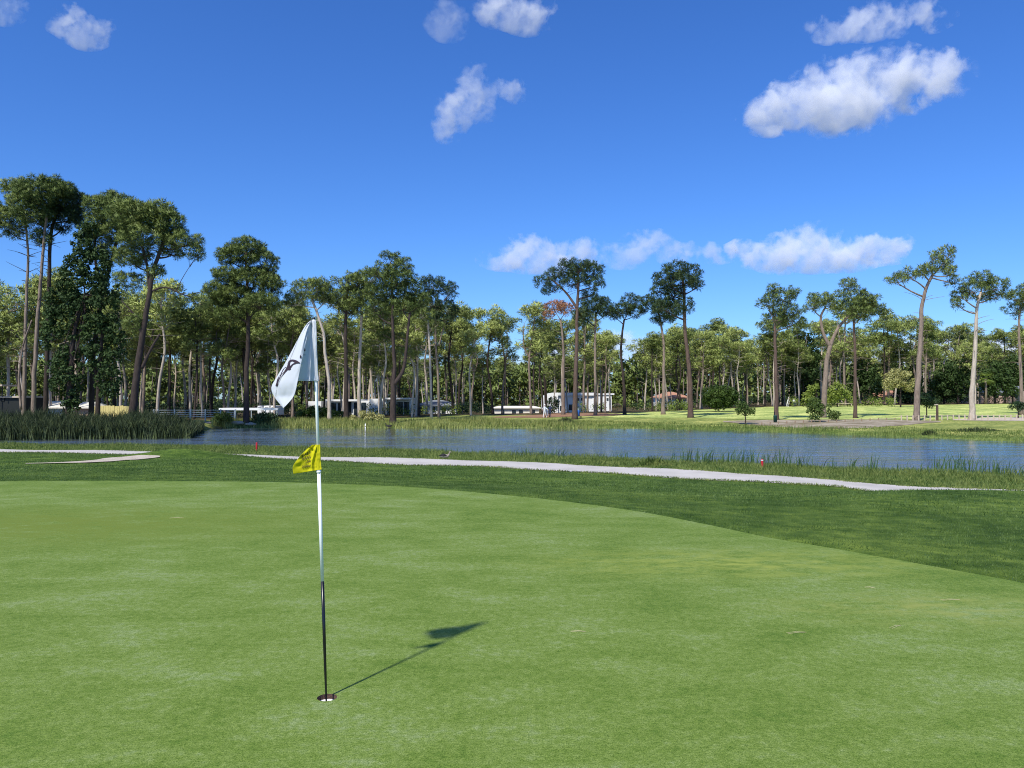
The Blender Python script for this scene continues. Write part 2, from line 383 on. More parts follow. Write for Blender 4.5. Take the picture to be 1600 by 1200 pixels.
# what grows where
tt = np.clip(XX / np.maximum(YY, 1), -2, 2)
shoreF = np.interp(tt, KT, KY[:, 8]); shoreN = np.interp(tt, KT, KY[:, 5]); pathU = np.interp(tt, KT, KY[:, 4])
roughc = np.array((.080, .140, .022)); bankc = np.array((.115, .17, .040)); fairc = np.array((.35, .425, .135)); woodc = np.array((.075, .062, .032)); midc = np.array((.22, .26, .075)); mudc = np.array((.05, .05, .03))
CC = np.empty(XX.shape + (3,)); CC[:] = roughc
CC[YY > pathU - .3] = bankc
CC[(YY > shoreN - .5)] = mudc
CC[YY > shoreF - .5] = bankc * 1.0
CC[YY > shoreF + 3] = midc
pxx = 800 + F * tt
fair = (pxx > 900) & (YY > np.interp(pxx, [900, 1100, 1200, 1600], [112, 104, 98, 92])) & (YY < np.interp(pxx, [900, 1000, 1100, 1300, 1480, 1600], [118, 128, 150, 160, 165, 185]))
CC[fair] = fairc
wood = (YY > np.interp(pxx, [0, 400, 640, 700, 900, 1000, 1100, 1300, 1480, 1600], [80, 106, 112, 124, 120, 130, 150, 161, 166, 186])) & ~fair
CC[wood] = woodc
CC[(XX ** 2 + YY ** 2) ** .5 > 420] = (.05, .075, .025)
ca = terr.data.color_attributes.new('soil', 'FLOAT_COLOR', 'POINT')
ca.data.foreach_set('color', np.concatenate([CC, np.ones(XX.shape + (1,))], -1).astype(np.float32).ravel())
gx = np.concatenate([[-160, -110], np.arange(-80, 81, 1.5), [110, 160]]); gyy = np.arange(18, 118, 1.0); GX, GY = np.meshgrid(gx, gyy)
wi = np.arange(GX.size).reshape(GX.shape); wf = np.stack([wi[:-1, :-1], wi[:-1, 1:], wi[1:, 1:], wi[1:, :-1]], -1).reshape(-1, 4)
water = mesh_np('water', np.stack([GX, GY, np.full(GX.shape, WZ)], -1), wf, M['water'], nside=4); tag(water, kind='structure')
wt = np.clip(GX / GY, KT[0], KT[-1]); sF = np.interp(wt, KT, KY[:, 8]); lee = np.clip(1 - (sF - GY - 1.5) / np.interp(800 + F * wt, [0, 320, 500, 640, 900, 1100, 1600], [3, 3, 20, 28, 28, 22, 16]), 0, 1)
ca = water.data.color_attributes.new('lee', 'FLOAT_COLOR', 'POINT'); ca.data.foreach_set('color', np.stack([lee, lee, lee, np.ones_like(lee)], -1).astype(np.float32).ravel())

# the green, a sheet with the hole cut out of it
CUP = at(511, 1091, gy(1091, 0)); CUP.z = 0
cu = bpy.data.curves.new('green_outline', 'CURVE'); cu.dimensions = '2D'; cu.fill_mode = 'BOTH'
for pts in ([(p.x, p.y) for p in gp], [(CUP.x + .054 * math.cos(a), CUP.y + .054 * math.sin(a)) for a in np.linspace(0, 2 * math.pi, 40, endpoint=False)]):
    sp = cu.splines.new('POLY'); sp.points.add(len(pts) - 1); sp.use_cyclic_u = True
    for q, (x, y) in zip(sp.points, pts): q.co = (x, y, 0, 1)
tmp = bpy.data.objects.new('tmp', cu); C.collection.objects.link(tmp); bpy.context.view_layer.update()
gm = bpy.data.meshes.new_from_object(tmp.evaluated_get(bpy.context.evaluated_depsgraph_get())); bpy.data.objects.remove(tmp)
gm.materials.clear(); gm.materials.append(M['green'])
go = bpy.data.objects.new('putting_green', gm); go.location.z = .004; link(go); tag(go, kind='structure')

def strip(name, up, lo, mat, lift=.03, n=6, sub=12, kind='structure'):
    """a sheet laid on the ground between two lines seen in the picture, each point found on the terrain"""
    A = catmull([ground(*p) for p in up], sub); B = catmull([ground(*p) for p in lo], sub)
    V = []; 
    for a, b in zip(A, B):
        for k in range(n + 1):
            p = a.lerp(b, k / n); wob = .12 * mnoise.noise(Vector((p.x * 1.5, p.y * 1.5, 3))) if k in (0, n) else 0
            V.append((p.x, p.y + wob, gz(p.x, p.y + wob) + lift))
    Fq = [(i * (n + 1) + k, i * (n + 1) + k + 1, (i + 1) * (n + 1) + k + 1, (i + 1) * (n + 1) + k) for i in range(len(A) - 1) for k in range(n)]
    o = mesh_np(name, V, Fq, mat, nside=4, smooth=True); return tag(o, kind=kind)
# ------------------------------------------------------------ paths, sand
def onpts(L, lift=0): return [onground(px, Y) for px, Y in L]
def strip_w(name, A, B, mat, lift=.016, n=8, sub=12):
    assert len(A) == len(B); A = catmull(onpts(A), sub); B = catmull(onpts(B), sub); V = []
    for a, b in zip(A, B):
        for k in range(n + 1):
            p = a.lerp(b, k / n); wob = .15 * mnoise.noise(Vector((p.x * 1.1, p.y * 1.1, 3))) if k in (0, n) else 0
            V.append((p.x, p.y + wob, gz(p.x, p.y + wob) + lift))
    Fq = [(i * (n + 1) + k, i * (n + 1) + k + 1, (i + 1) * (n + 1) + k + 1, (i + 1) * (n + 1) + k) for i in range(len(A) - 1) for k in range(n)]
    return tag(mesh_np(name, V, Fq, mat, nside=4, smooth=True), kind='structure')
U = lambda y: gy(y, -1.2)
up = [(-300, U(702)), (0, U(702)), (120, U(703.5)), (230, U(706)), (335, U(710)), (400, U(711)), (500, U(713.5)), (600, U(716)), (700, U(718.5)), (800, U(721.5)), (860, U(723.8)), (955, U(728.5)), (1050, U(734)), (1145, U(739.7)), (1240, U(747)), (1311, U(752.8)), (1390, U(757.4)), (1442, U(760.5)), (1500, U(762.6)), (1560, U(765.2)), (1800, U(774))]
lo = [(-300, U(708)), (0, U(708)), (120, U(709)), (230, U(711)), (335, U(713)), (400, U(716)), (500, U(721)), (600, U(725.5)), (700, U(729.5)), (800, U(733.5)), (860, U(736)), (955, U(741)), (1050, U(747)), (1145, U(753)), (1240, U(759)), (1311, U(762.8)), (1390, 23.1), (1442, 22.7), (1500, 22.4), (1560, 22.2), (1800, 21.0)]
strip_w('gravel_path', up, lo, M['path'])
strip('bunker_sand', [(40, 725), (90, 723.6), (130, 721.2), (160, 717.5), (185, 715.3), (215, 712.6), (250, 713.4)], [(40, 725.6), (90, 724.9), (130, 724), (160, 722.6), (185, 721), (225, 718), (250, 715)], M['sand'])
strip('shore_dirt', [(1130, 658), (1200, 656.5), (1300, 656), (1400, 656.5), (1440, 657.5), (1470, 658.5)], [(1130, 660), (1200, 666), (1300, 670), (1380, 667), (1440, 662), (1470, 660)], M['dirt'])
strip('sandy_strip', [(1490, 655.5), (1540, 653), (1600, 651.5), (1700, 650)], [(1490, 657), (1540, 657.5), (1600, 658), (1700, 660)], M['sand'])
strip('needle_covered_ground', [(770, 651.5), (830, 649), (880, 646), (930, 646), (975, 647)], [(770, 653), (830, 653), (880, 651.5), (930, 650.5), (975, 648.5)], plain('needle_litter', (.27, .15, .085), .95, var=.35, scale=1.2))

# ------------------------------------------------------------ blades and leaves
def blades(name, X, Y, Z, H, Wd, mat, lean=.35, segs=1, label=None, wind=(0, 0), parent=None, kind='stuff', wob=None):
    n = len(X); a = rng.uniform(0, 2 * math.pi, n); b = rng.uniform(0, 2 * math.pi, n)
    w = np.stack([np.cos(a), np.sin(a), np.zeros(n)], -1) * (Wd * .5)[:, None]
    l = np.stack([np.cos(b) + wind[0], np.sin(b) + wind[1], np.zeros(n)], -1) * (H * lean * rng.uniform(.3, 1.3, n))[:, None]
    B = np.stack([X, Y, Z - .01], -1); up_ = np.zeros((n, 3)); up_[:, 2] = H
    if segs == 1:
        V = np.stack([B - w, B + w, B + up_ + l], 1); Fc = np.arange(3 * n).reshape(n, 3)
    else:
        m = B + up_ * .55 + l * .3
        V = np.stack([B - w, B + w, m + w * .8, m - w * .8, B + up_ + l], 1)
        k = np.arange(n)[:, None] * 5; Fc = np.concatenate([k + [0, 1, 2], k + [0, 2, 3], k + [3, 2, 4]], 1).reshape(-1, 3)
    o = mesh_np(name, V, Fc, mat, parent)
    return tag(o, kind=kind, label=label) if parent is None else o
def scatter(n, px0, px1, Y0f, Y1f):
    """points spread between two distances over a span of picture columns, even per square metre"""
    px = rng.uniform(px0, px1, n * 2); t = (px - 800) / F
    a = Y0f(px); b = Y1f(px); Y = np.sqrt(rng.uniform(0, 1, n * 2) * (b ** 2 - a ** 2) + a ** 2)
    wgt = (b ** 2 - a ** 2); keep = rng.uniform(0, wgt.max(), n * 2) < wgt
    return (t * Y)[keep][:n], Y[keep][:n], px[keep][:n]
GEx = np.array([p[0] for p in GE]); GEy = np.array([gy(p[1], 0) for p in GE])
edgeY = lambda px: np.interp(px, GEx, GEy)
# rough beyond the green
X, Y, px = scatter(150000, -80, 1900, lambda p: edgeY(p) - .3, lambda p: edgeY(p) + 5.5)
k = green_sd(X, Y) < .01; X, Y = X[k], Y[k]
cl = np.array([mnoise.noise(Vector((x * 1.7, y * 1.7, 0))) for x, y in zip(X[::1], Y)])
blades('rough_grass', X, Y, gzv(X, Y), rng.uniform(.018, .042, len(X)) * (1 + .5 * cl), rng.uniform(.004, .009, len(X)), M['rough_blade'], .6)
X, Y, px = scatter(90000, -100, 1800, lambda p: edgeY(p) + 4.5, lambda p: np.interp(p, [0, 335, 400, 600, 800, 1000, 1200, 1300, 1600], [U(708.5), U(713.5), U(716.5), U(727), U(735), U(744.5), U(757), 22.4, 21.4]))
blades('rough_grass', X, Y, gzv(X, Y), rng.uniform(.025, .06, len(X)), rng.uniform(.010, .022, len(X)), M['rough_blade'], .7)
# strip between path and pond
upY = lambda p: np.interp(p, [q[0] for q in up], [q[1] for q in up])
shN = lambda p: np.interp((p - 800) / F, KT, KY[:, 5])
shF = lambda p: np.interp((p - 800) / F, KT, KY[:, 8])
X, Y, px = scatter(70000, -100, 1700, lambda p: upY(p) + .1, lambda p: shN(p) + .2)
n1 = np.array([mnoise.noise(Vector((x * .5, y * .5, 5))) for x, y in zip(X, Y)])
fr = (Y - upY(px)) / np.maximum(shN(px) - upY(px), .1)
blades('bank_grass', X, Y, gzv(X, Y), (rng.uniform(.06, .16, len(X)) + .22 * np.clip(fr, 0, 1) ** 2) * (1 + .6 * n1), rng.uniform(.015, .03, len(X)), M['bank_blade'], .6, 2)
for f_, dy in ((upY, .0), (lambda p: np.interp(p, [q[0] for q in lo], [q[1] for q in lo]), -.0)):   # grass creeping over both edges of the path
    n_ = 9000; px = rng.uniform(-100, 1640, n_); Y = f_(px) + rng.normal(0, .10, n_) + .12 * np.sin(px * .11) * np.sin(px * .037); X = (px - 800) / F * Y
    blades('verge_grass', X, Y, gzv(X, Y), rng.uniform(.03, .10, n_), rng.uniform(.015, .03, n_), M['bank_blade'], .7, 2)
# reeds standing in the shallows
X, Y, px = scatter(12000, -100, 1700, lambda p: shN(p) - 1.4, lambda p: shN(p) + 1.6)
n1 = np.array([mnoise.noise(Vector((x * .35, y * .35, 9))) for x, y in zip(X, Y)])
dens = np.interp(px, [0, 240, 300, 520, 700, 820, 1000, 1700], [.35, .25, .7, .35, .25, .6, .9, 1.0])
k = rng.uniform(0, 1, len(X)) < dens * .42 * np.clip(.40 + n1 * 2, .10, 1); X, Y, px, n1 = X[k], Y[k], px[k], n1[k]
Hh = rng.uniform(.2, .75, len(X)) * np.clip(1 + n1, .5, 1.4) * np.interp(px, [0, 600, 800, 1100, 1600], [.55, .55, .7, 1.15, 1.2])
blades('shallow_reeds', X, Y, np.maximum(gzv(X, Y), WZ - .05), Hh, rng.uniform(.025, .05, len(X)), M['reed'], .4, 2, wind=(.5, 0))
# far shore grass and reeds
X, Y, px = scatter(46000, 330, 1750, lambda p: shF(p) - .8, lambda p: shF(p) + np.interp(p, [330, 640, 900, 1150, 1250, 1400, 1700], [8, 8, 7, 4.5, 5, 9, 9]))
n1 = np.array([mnoise.noise(Vector((x * .12, y * .25, 2))) for x, y in zip(X, Y)])
fr = (Y - shF(px))
Hh = rng.uniform(.12, .75, len(X)) * np.clip(.9 + 1.3 * n1, .25, 1.7) * np.interp(px, [330, 500, 700, 900, 1000, 1400, 1700], [1.3, 1.3, 1.15, .9, .75, .55, .4]) * np.where(fr < 2.2, 1.15, .62)
k = rng.uniform(0, 1, len(X)) < np.where(px > 1000, .45, .9)
g2 = rng.uniform(0, 1, len(px)) < np.clip((px - 820) / 300, 0, 1)
blades('far_shore_grass', X[~g2 & k], Y[~g2 & k], np.maximum(gzv(X, Y), WZ - .05)[~g2 & k], Hh[~g2 & k], rng.uniform(.05, .1, (~g2 & k).sum()), M['shore_blade'], .3, 1)
blades('far_shore_grass', X[g2 & k], Y[g2 & k], np.maximum(gzv(X, Y), WZ - .05)[g2 & k], Hh[g2 & k], rng.uniform(.05, .1, (g2 & k).sum()), M['bank_blade'], .3, 1)
# the tall dark reed bed to the left
X, Y, px = scatter(30000, -200, 318, lambda p: shF(p) - 1.6, lambda p: shF(p) + 4.0)
n1 = np.array([mnoise.noise(Vector((x * .25, y * .25, 2))) for x, y in zip(X, Y)])
Hh = rng.uniform(1.5, 2.35, len(X)) * (1 + .22 * n1) * np.interp(px, [-200, 60, 140, 250, 300, 318], [1.05, 1.05, .95, 1.0, .8, .5])
blades('reed_bed', X, Y, np.maximum(gzv(X, Y), WZ - .1), Hh * rng.uniform(.55, 1, len(X)), rng.uniform(.05, .12, len(X)), M['reed_dark'], .42, 2)

def dirs(n, upb=.35):
    d = rng.normal(size=(n, 3)); d /= np.linalg.norm(d, axis=1)[:, None]; d[:, 2] += upb; d /= np.linalg.norm(d, axis=1)[:, None]; return d
def tufts(P, Rr, nt, ln, wd, upb=.35, tang=.75):
    """needle tufts: thin spikes that radiate from each branch end; returns vertices, normals"""
    P = np.asarray(P, float); Rr = np.asarray(Rr, float); n = len(P)
    Pn = np.repeat(P, nt, 0); Rn = np.repeat(Rr, nt); d = dirs(n * nt, upb)
    r = rng.normal(size=d.shape); r -= d * (r * d).sum(1)[:, None]; r /= np.linalg.norm(r, axis=1)[:, None]
    a = d + tang * r * rng.uniform(.3, 1, len(d))[:, None]; a /= np.linalg.norm(a, axis=1)[:, None]
    w = np.cross(a, d); w /= np.linalg.norm(w, axis=1)[:, None] + 1e-9
    base = Pn + d * (Rn * rng.uniform(.30, .80, len(d)))[:, None]
    L = (ln * Rn * rng.uniform(.6, 1.2, len(d)))[:, None]; hw = (wd * Rn * rng.uniform(.6, 1.3, len(d)))[:, None]
    V = np.stack([base - w * hw, base + w * hw, base + a * L], 1)
    ng = np.cross(V[:, 1] - V[:, 0], V[:, 2] - V[:, 0]); fl = (ng * d).sum(1) < 0
    V[fl] = V[fl][:, [1, 0, 2]]
    N = np.repeat(d[:, None], 3, 1)
    return V, N
def leaves(P, Rr, nt, sz, upb=.3):
    P = np.asarray(P, float); Rr = np.asarray(Rr, float)
    Pn = np.repeat(P, nt, 0); Rn = np.repeat(Rr, nt); d = dirs(len(Pn), upb)
    c = Pn + d * (Rn * rng.uniform(.5, 1.05, len(d)))[:, None]
    nn = d + rng.normal(size=d.shape) * .45; nn /= np.linalg.norm(nn, axis=1)[:, None]
    r = rng.normal(size=d.shape); u = np.cross(nn, r); u /= np.linalg.norm(u, axis=1)[:, None]; v = np.cross(nn, u)
    s = (sz * rng.uniform(.6, 1.3, len(d)))[:, None]
    V = np.stack([c - u * s, c - v * s * .6, c + u * s, c + v * s * .6], 1)
    return V, np.repeat(nn[:, None], 4, 1)
def tri_mesh(name, V, N, mat, parent):
    k = V.shape[1]
    if k == 4:
        n = len(V); b = np.arange(n)[:, None] * 4; Fc = np.concatenate([b + [0, 1, 2], b + [0, 2, 3]], 1).reshape(-1, 3)
    else: Fc = np.arange(len(V) * 3)
    return mesh_np(name, V, Fc, mat, parent, normals=N)
def lobe_points(c, r, spacing, seed=0, gap=.0, low=.55, fill=.5):
    """branch ends over the outer part of a lobe: crowded above, sparse below, with gaps"""
    a, b, h = r; n = int(4 * math.pi * (((a * b) ** 1.6 + (a * h) ** 1.6 + (b * h) ** 1.6) / 3) ** (1 / 1.6) / spacing ** 2) + 3
    d = dirs(n * 2, .25); out = []
    for v in d:
        if v[2] < -.15 and rng.uniform() > low: continue
        q = Vector((v[0] * a, v[1] * b, v[2] * h)) * rng.uniform(fill, 1.0) ** .8
        p = q + Vector(c)
        if mnoise.noise(p * (.55 / max(spacing, .3)) + Vector((seed, 0, 0))) < gap - .25: continue
        if all((p - o).length_squared > (spacing * .80) ** 2 for o in out): out.append(p)
        if len(out) >= n: break
    return out
def limb(mb, A, B, r0, r1, sag=.12, k=5, n=5):
    A = Vector(A); B = Vector(B); L = (B - A).length; P = []; Rr = []
    j = Vector((random.uniform(-1, 1), random.uniform(-1, 1), random.uniform(-.6, .6))) * L * .07
    for i in range(n + 1):
        t = i / n; p = A.lerp(B, t) + Vector((0, 0, -sag * L * 4 * t * (1 - t) * (1 - t * .4))) + j * math.sin(t * math.pi) ; P.append(p); Rr.append(r0 * (1 - t) + r1 * t)
    mb.tube(P, Rr, k, False)
def pine_parts(root, trunks, lobes, foli, bk, spacing=.85, nt=46, ln=.75, wd=.13, seed=0, gap=0, stubs=0, rad=.62, low=.5, foli2=None, sep=True, bkb=None):
    """trunks: [(points, radii)], lobes: [(centre, radii, (trunk no, fraction) or None)] in root space"""
    tb = MB(); br = MB() if sep else tb
    tp = []
    for P, Rr in trunks:
        Q = catmull(P, 5); m = len(P); rr = np.interp(np.linspace(0, m - 1, len(Q)), range(m), Rr)
        Q = [q + Vector((mnoise.noise(Vector((q.z * .5, seed, 1))), mnoise.noise(Vector((q.z * .5, seed, 7))), 0)) * min(.12, rr[0] * .35) * (1 if i else 0) for i, q in enumerate(Q)]
        rr = [r * (1 + .06 * mnoise.noise(Vector((i * 1.7, seed, 3)))) for i, r in enumerate(rr)]
        if P[0][2] < .3: rr[0] *= 1.35; rr[1] *= 1.1
        tb.tube(Q, rr, 9); tp.append((Q, rr))
    pts = []
    for c, r, at_ in lobes:
        pp = lobe_points(c, r, spacing, seed + len(pts), gap, low)
        pts += pp
        c = Vector(c)
        if at_ is None:                                   # nearest trunk point a bit below the lobe
            best = min(((q - (c - Vector((0, 0, r[2] * .9 + abs(q.x - c.x) * .3)))).length, ti, qi) for ti, (Q, _) in enumerate(tp) for qi, q in enumerate(Q))
            ti, qi = best[1], best[2]
        else: ti = at_[0]; qi = int(at_[1] * (len(tp[ti][0]) - 1))
        A = tp[ti][0][qi]; r0 = min(tp[ti][1][qi] * .6, .16)
        mid = c - Vector((0, 0, r[2] * .45))
        limb(br, A, mid, r0, r0 * .45, .05)
        for q in random.sample(pp, min(len(pp), 11)):
            limb(br, mid if random.random() < .7 else A.lerp(mid, .7), q, r0 * .38, .018, .05, 4, 3)
    for _ in range(stubs):
        Q, rr = tp[random.randrange(len(tp))]; f = random.uniform(.35, .85); q = Q[int(f * (len(Q) - 1))]
        a = random.uniform(0, 6.28); L = random.uniform(.5, 2.2)
        limb(br, q, q + Vector((math.cos(a) * L, math.sin(a) * L, random.uniform(-.2, .9) * L * .6)), .035, .012, -.05, 4, 3)
    V, N = tufts(pts, np.array([rad * random.uniform(.75, 1.25) for _ in pts]), nt, ln, wd)
    tb.build('trunk', M[bk], root, True)
    if sep: br.build('branches', M[bkb or bk], root, True)
    if foli2:
        k = np.repeat(np.array([mnoise.noise(p * .25) > .1 for p in pts]), nt)
        tri_mesh('crown', V[~k], N[~k], M[foli], root); 
        if k.any(): tri_mesh('crown', V[k], N[k], M[foli2], root)
    else: tri_mesh('crown', V, N, M[foli], root)
# ------------------------------------------------------------ the pines that can be told apart
S = lambda Y: Y / F
def hero(Y, trunks, lobes, label, foli='pine', bk='bark', group='tall pines around the pond', cat='pine tree', name='pine_tree', **k):
    """trunks and lobes are measured in picture pixels at distance Y and turned into metres about the tree's foot"""
    bx = trunks[0][0][0][0]; base = onground(bx, Y); s = S(Y)
    root = empty(name, base, label=label, cat=cat, group=group)
    def loc(px, py, dy=0): p = at(px, py, Y + dy); return (p.x - base.x, dy, p.z - base.z)
    T = []
    for pts, w0, w1 in trunks:
        P = []; dyy = 0
        for i, p in enumerate(pts):
            q = list(loc(p[0], p[1], p[2] if len(p) > 2 else 0)); P.append(q)
        if trunks[0][0] is pts: P[0][2] = -.25; P[0][0] = 0
        T.append((P, (w0 * s * .39 * (1 - np.linspace(0, 1, len(P)) ** .7) + w1 * s * .35 * np.linspace(0, 1, len(P)) ** .7).tolist()))
    Lb = []
    for l in lobes:
        px, py, rx, ry = l[:4]; dy = l[4] if len(l) > 4 else random.uniform(-.5, .5) * rx * s
        Lb.append((loc(px, py, dy), (rx * s * .93, rx * s * (l[5] if len(l) > 5 else .85), ry * s * .93), None))
    pine_parts(root, T, Lb, foli, bk, seed=bx, **k)
    return root
near = dict(spacing=.56, rad=.41, nt=125, ln=.72, wd=.062, stubs=26, gap=.0, low=.5)
mid = dict(spacing=.72, rad=.45, nt=100, ln=.72, wd=.072, stubs=14, gap=.0, low=.5)
hero(82, [([(37, 642), (39, 560), (41, 470), (44, 400), (40, 350)], 9, 4)], [(12, 350, 30, 26), (38, 322, 30, 26), (28, 296, 26, 20), (-14, 335, 26, 24)],
     'tall pine with thin bare trunk at the far left, leftmost of the big left trees', 'pine', 'bark', bkb='bark_dark', **near)
hero(80, [([(52, 643), (55, 560), (61, 470), (67, 400), (72, 335)], 10, 5), ([(33, 640), (30, 590), (36, 540), (50, 500)], 5, 3)], [(62, 302, 42, 26), (50, 335, 32, 20), (85, 300, 32, 24), (66, 372, 22, 14)],
     'tall pine with pale trunk and domed crown left of the ivy-clad tree', 'pine', 'bark', bkb='bark_dark', **near)
hero(83, [([(71, 643), (74, 540), (77, 440), (79, 370), (92, 325)], 10, 6)], [(105, 316, 34, 22), (98, 345, 38, 22), (118, 335, 18, 18)],
     'tall dark-trunked pine whose lower trunk stands against the ivy on its right', 'pine_dark', 'bark_dark', **near)
hero(80, [([(143, 642), (146, 560), (158, 470), (176, 400), (190, 350)], 11, 6), ([(160, 462), (148, 400), (152, 350)], 6, 4)], [(165, 330, 26, 22), (195, 335, 30, 24), (150, 350, 22, 22), (182, 365, 34, 18), (160, 395, 22, 22), (150, 322, 24, 16), (180, 316, 26, 16), (202, 350, 22, 20), (138, 372, 18, 20)],
     'dark crowned pine rising behind the ivy-clad tree', 'pine', 'bark_dark', **near)
hero(75, [([(206, 650), (213, 590), (222, 530), (230, 480), (238, 430), (252, 388), (262, 366)], 17, 6), ([(234, 455), (230, 415), (222, 385)], 8, 4), ([(222, 575), (236, 545), (250, 522)], 7, 4), ([(237, 455), (258, 449), (285, 460), (308, 466)], 5, 2), ([(226, 512), (214, 495), (190, 470)], 5, 2)],
     [(205, 335, 40, 26), (242, 338, 36, 24), (262, 350, 26, 24), (225, 372, 44, 20), (288, 378, 30, 15), (268, 366, 26, 16), (306, 396, 15, 14), (268, 396, 20, 7), (208, 402, 34, 20), (243, 425, 14, 10), (200, 440, 24, 16), (215, 505, 22, 12), (305, 470, 22, 10)],
     'large dark leaning pine with a forked trunk beside the reed bed', 'pine', 'bark_dark', **near)
hero(96, [([(386, 652), (385, 590), (388, 520), (386, 450), (384, 395)], 13, 5), ([(388, 500), (405, 480), (425, 468)], 5, 2), ([(387, 505), (365, 490), (340, 478)], 5, 2)],
     [(385, 392, 34, 22), (362, 402, 30, 20), (412, 412, 26, 22), (352, 432, 24, 16), (395, 440, 42, 24), (425, 448, 22, 18), (338, 455, 22, 18), (365, 462, 34, 18), (408, 475, 34, 16), (332, 482, 26, 14), (360, 492, 24, 12)],
     'broad dark pine with a thick straight trunk behind the white awning', 'pine', 'bark_dark', **near)
hero(101, [([(515, 650), (514, 600), (509, 560), (505, 520), (496, 490), (488, 470)], 8, 5)], [(485, 455, 36, 18), (465, 470, 28, 16), (510, 462, 24, 16), (498, 445, 20, 10)],
     'pine with a shaggy pale leaning trunk directly behind the golf flag', 'pine', 'bark_pale', **mid)
hero(103, [([(541, 655), (541, 600), (540, 540), (541, 480), (543, 445)], 11, 5)], [(540, 438, 24, 14), (560, 440, 24, 16), (548, 462, 36, 16), (528, 470, 20, 14), (556, 482, 26, 12)],
     'dark thick-trunked pine in front of the white villa', 'pine', 'bark_dark', **mid)
hero(106, [([(562, 652), (561, 600), (563, 540), (566, 480), (570, 440)], 9, 4)], [(575, 435, 24, 14), (568, 455, 26, 14), (590, 470, 22, 14)],
     'pale-trunked pine in front of the white villa, beside the dark thick-trunked one', 'pine', 'bark_pale', **mid)
hero(98, [([(614, 660), (614, 620), (615, 597), (616, 570), (614, 520), (613, 450), (610, 410)], 14, 4), ([(616, 600), (628, 582), (634, 555), (637, 520), (641, 488)], 9, 5)],
     [(607, 408, 24, 16), (632, 415, 18, 14), (596, 428, 28, 16), (622, 436, 34, 18), (600, 458, 38, 18), (640, 452, 24, 18), (630, 478, 30, 16), (588, 482, 22, 14), (656, 470, 18, 14)],
     'forked pine standing at the water edge, its right limb curving upward', 'pine', 'bark_dark', bkb='bark_dark', **mid)
hero(112, [([(686, 651), (685, 600), (681, 540), (680, 490)], 6, 4), ([(686, 540), (692, 515), (698, 495)], 3, 2)], [(680, 448, 22, 16), (700, 455, 18, 16), (672, 472, 22, 18), (698, 482, 22, 18), (685, 500, 26, 12), (666, 440, 12, 8)],
     'pine with a dark ragged round crown, between the forked shore pine and the gap', 'pine_dark', 'bark', **mid)
hero(108, [([(674, 652), (673, 600), (671, 540), (668, 500)], 6, 4)], [(660, 492, 20, 14), (676, 510, 18, 10)],
     'slender pale pine just left of the ragged round crown', 'pine', 'bark_pale', **mid)
hero(105, [([(898, 660), (899, 600), (901, 540), (902, 480), (904, 425)], 12, 5), ([(902, 482), (888, 462), (872, 445), (856, 432)], 6, 3)],
     [(905, 418, 22, 15), (922, 424, 22, 15), (888, 424, 18, 13), (868, 430, 20, 12), (850, 442, 18, 11), (862, 452, 20, 10), (930, 442, 17, 12), (900, 440, 30, 12), (885, 412, 12, 8), (925, 458, 16, 8)],
     'tall solitary umbrella-crowned pine at the water edge right of the gap', 'pine_dark', 'bark_red', bkb='bark_dark', **mid)
hero(122, [([(880, 645), (880, 590), (880, 540), (876, 500)], 8, 4)], [(866, 480, 20, 11), (884, 484, 18, 11), (856, 492, 12, 7)],
     'pine with dead brown needles just left of the umbrella-crowned pine', 'pine_brown', 'bark', spacing=.8, rad=.5, nt=70, ln=.7, wd=.08, stubs=10)
hero(118, [([(930, 643), (930, 590), (930, 530), (931, 490)], 7, 4)], [(928, 476, 26, 14), (946, 486, 22, 12), (912, 492, 20, 12), (940, 470, 14, 8)],
     'dark pine just right of the umbrella-crowned pine', 'pine_dark', 'bark', bkb='bark_dark', **mid)
hero(120, [([(976, 642), (975, 600), (970, 550), (975, 500)], 7, 4)], [(985, 470, 18, 12), (972, 485, 22, 12), (994, 488, 18, 12), (960, 492, 14, 9)],
     'dark small-crowned pine between the two tallest mid-right pines', 'pine_dark', 'bark_dark', **mid)
hero(118, [([(1036, 642), (1037, 600), (1037, 540), (1030, 490)], 9, 4)], [(1022, 478, 24, 13), (1044, 488, 26, 13), (1010, 470, 14, 10), (1034, 500, 22, 8)],
     'pine with thick upright trunk half hidden behind the tall dark-topped one', 'pine_dark', 'bark', bkb='bark_dark', **mid)
hero(105, [([(1079, 658), (1079, 610), (1075, 560), (1070, 510), (1069, 460), (1066, 430)], 12, 5)],
     [(1058, 422, 26, 13), (1082, 428, 18, 15), (1042, 436, 22, 14), (1066, 440, 28, 13), (1030, 452, 18, 12), (1050, 462, 24, 15), (1040, 480, 26, 14), (1070, 476, 16, 14), (1088, 446, 13, 10)],
     'tall dark-topped pine with red-brown trunk by the pond, centre right', 'pine_dark', 'bark_red', bkb='bark_dark', **mid)
hero(96, [([(1213, 659), (1213, 610), (1212, 560), (1210, 510)], 10, 6)], [(1210, 496, 20, 12), (1232, 488, 24, 14), (1200, 474, 20, 14), (1224, 464, 24, 12), (1240, 504, 22, 11), (1208, 455, 12, 8), (1240, 456, 10, 9)],
     'pine with straight mauve trunk behind the dark green litter bin', 'pine', 'bark_red', bkb='bark', **mid)
hero(101, [([(1286, 648), (1289, 600), (1293, 560), (1297, 540)], 12, 9), ([(1297, 541), (1286, 520), (1283, 495), (1290, 480)], 8, 4), ([(1297, 541), (1308, 515), (1325, 495), (1340, 482)], 8, 4)],
     [(1285, 468, 24, 12), (1270, 478, 16, 10), (1298, 476, 16, 10), (1330, 460, 24, 16), (1350, 470, 24, 14), (1325, 444, 14, 9), (1342, 480, 24, 10), (1366, 484, 20, 8), (1380, 490, 12, 5)],
     'pine whose trunk forks low into a wide Y above the clipped bush', 'pine', 'bark', **mid)
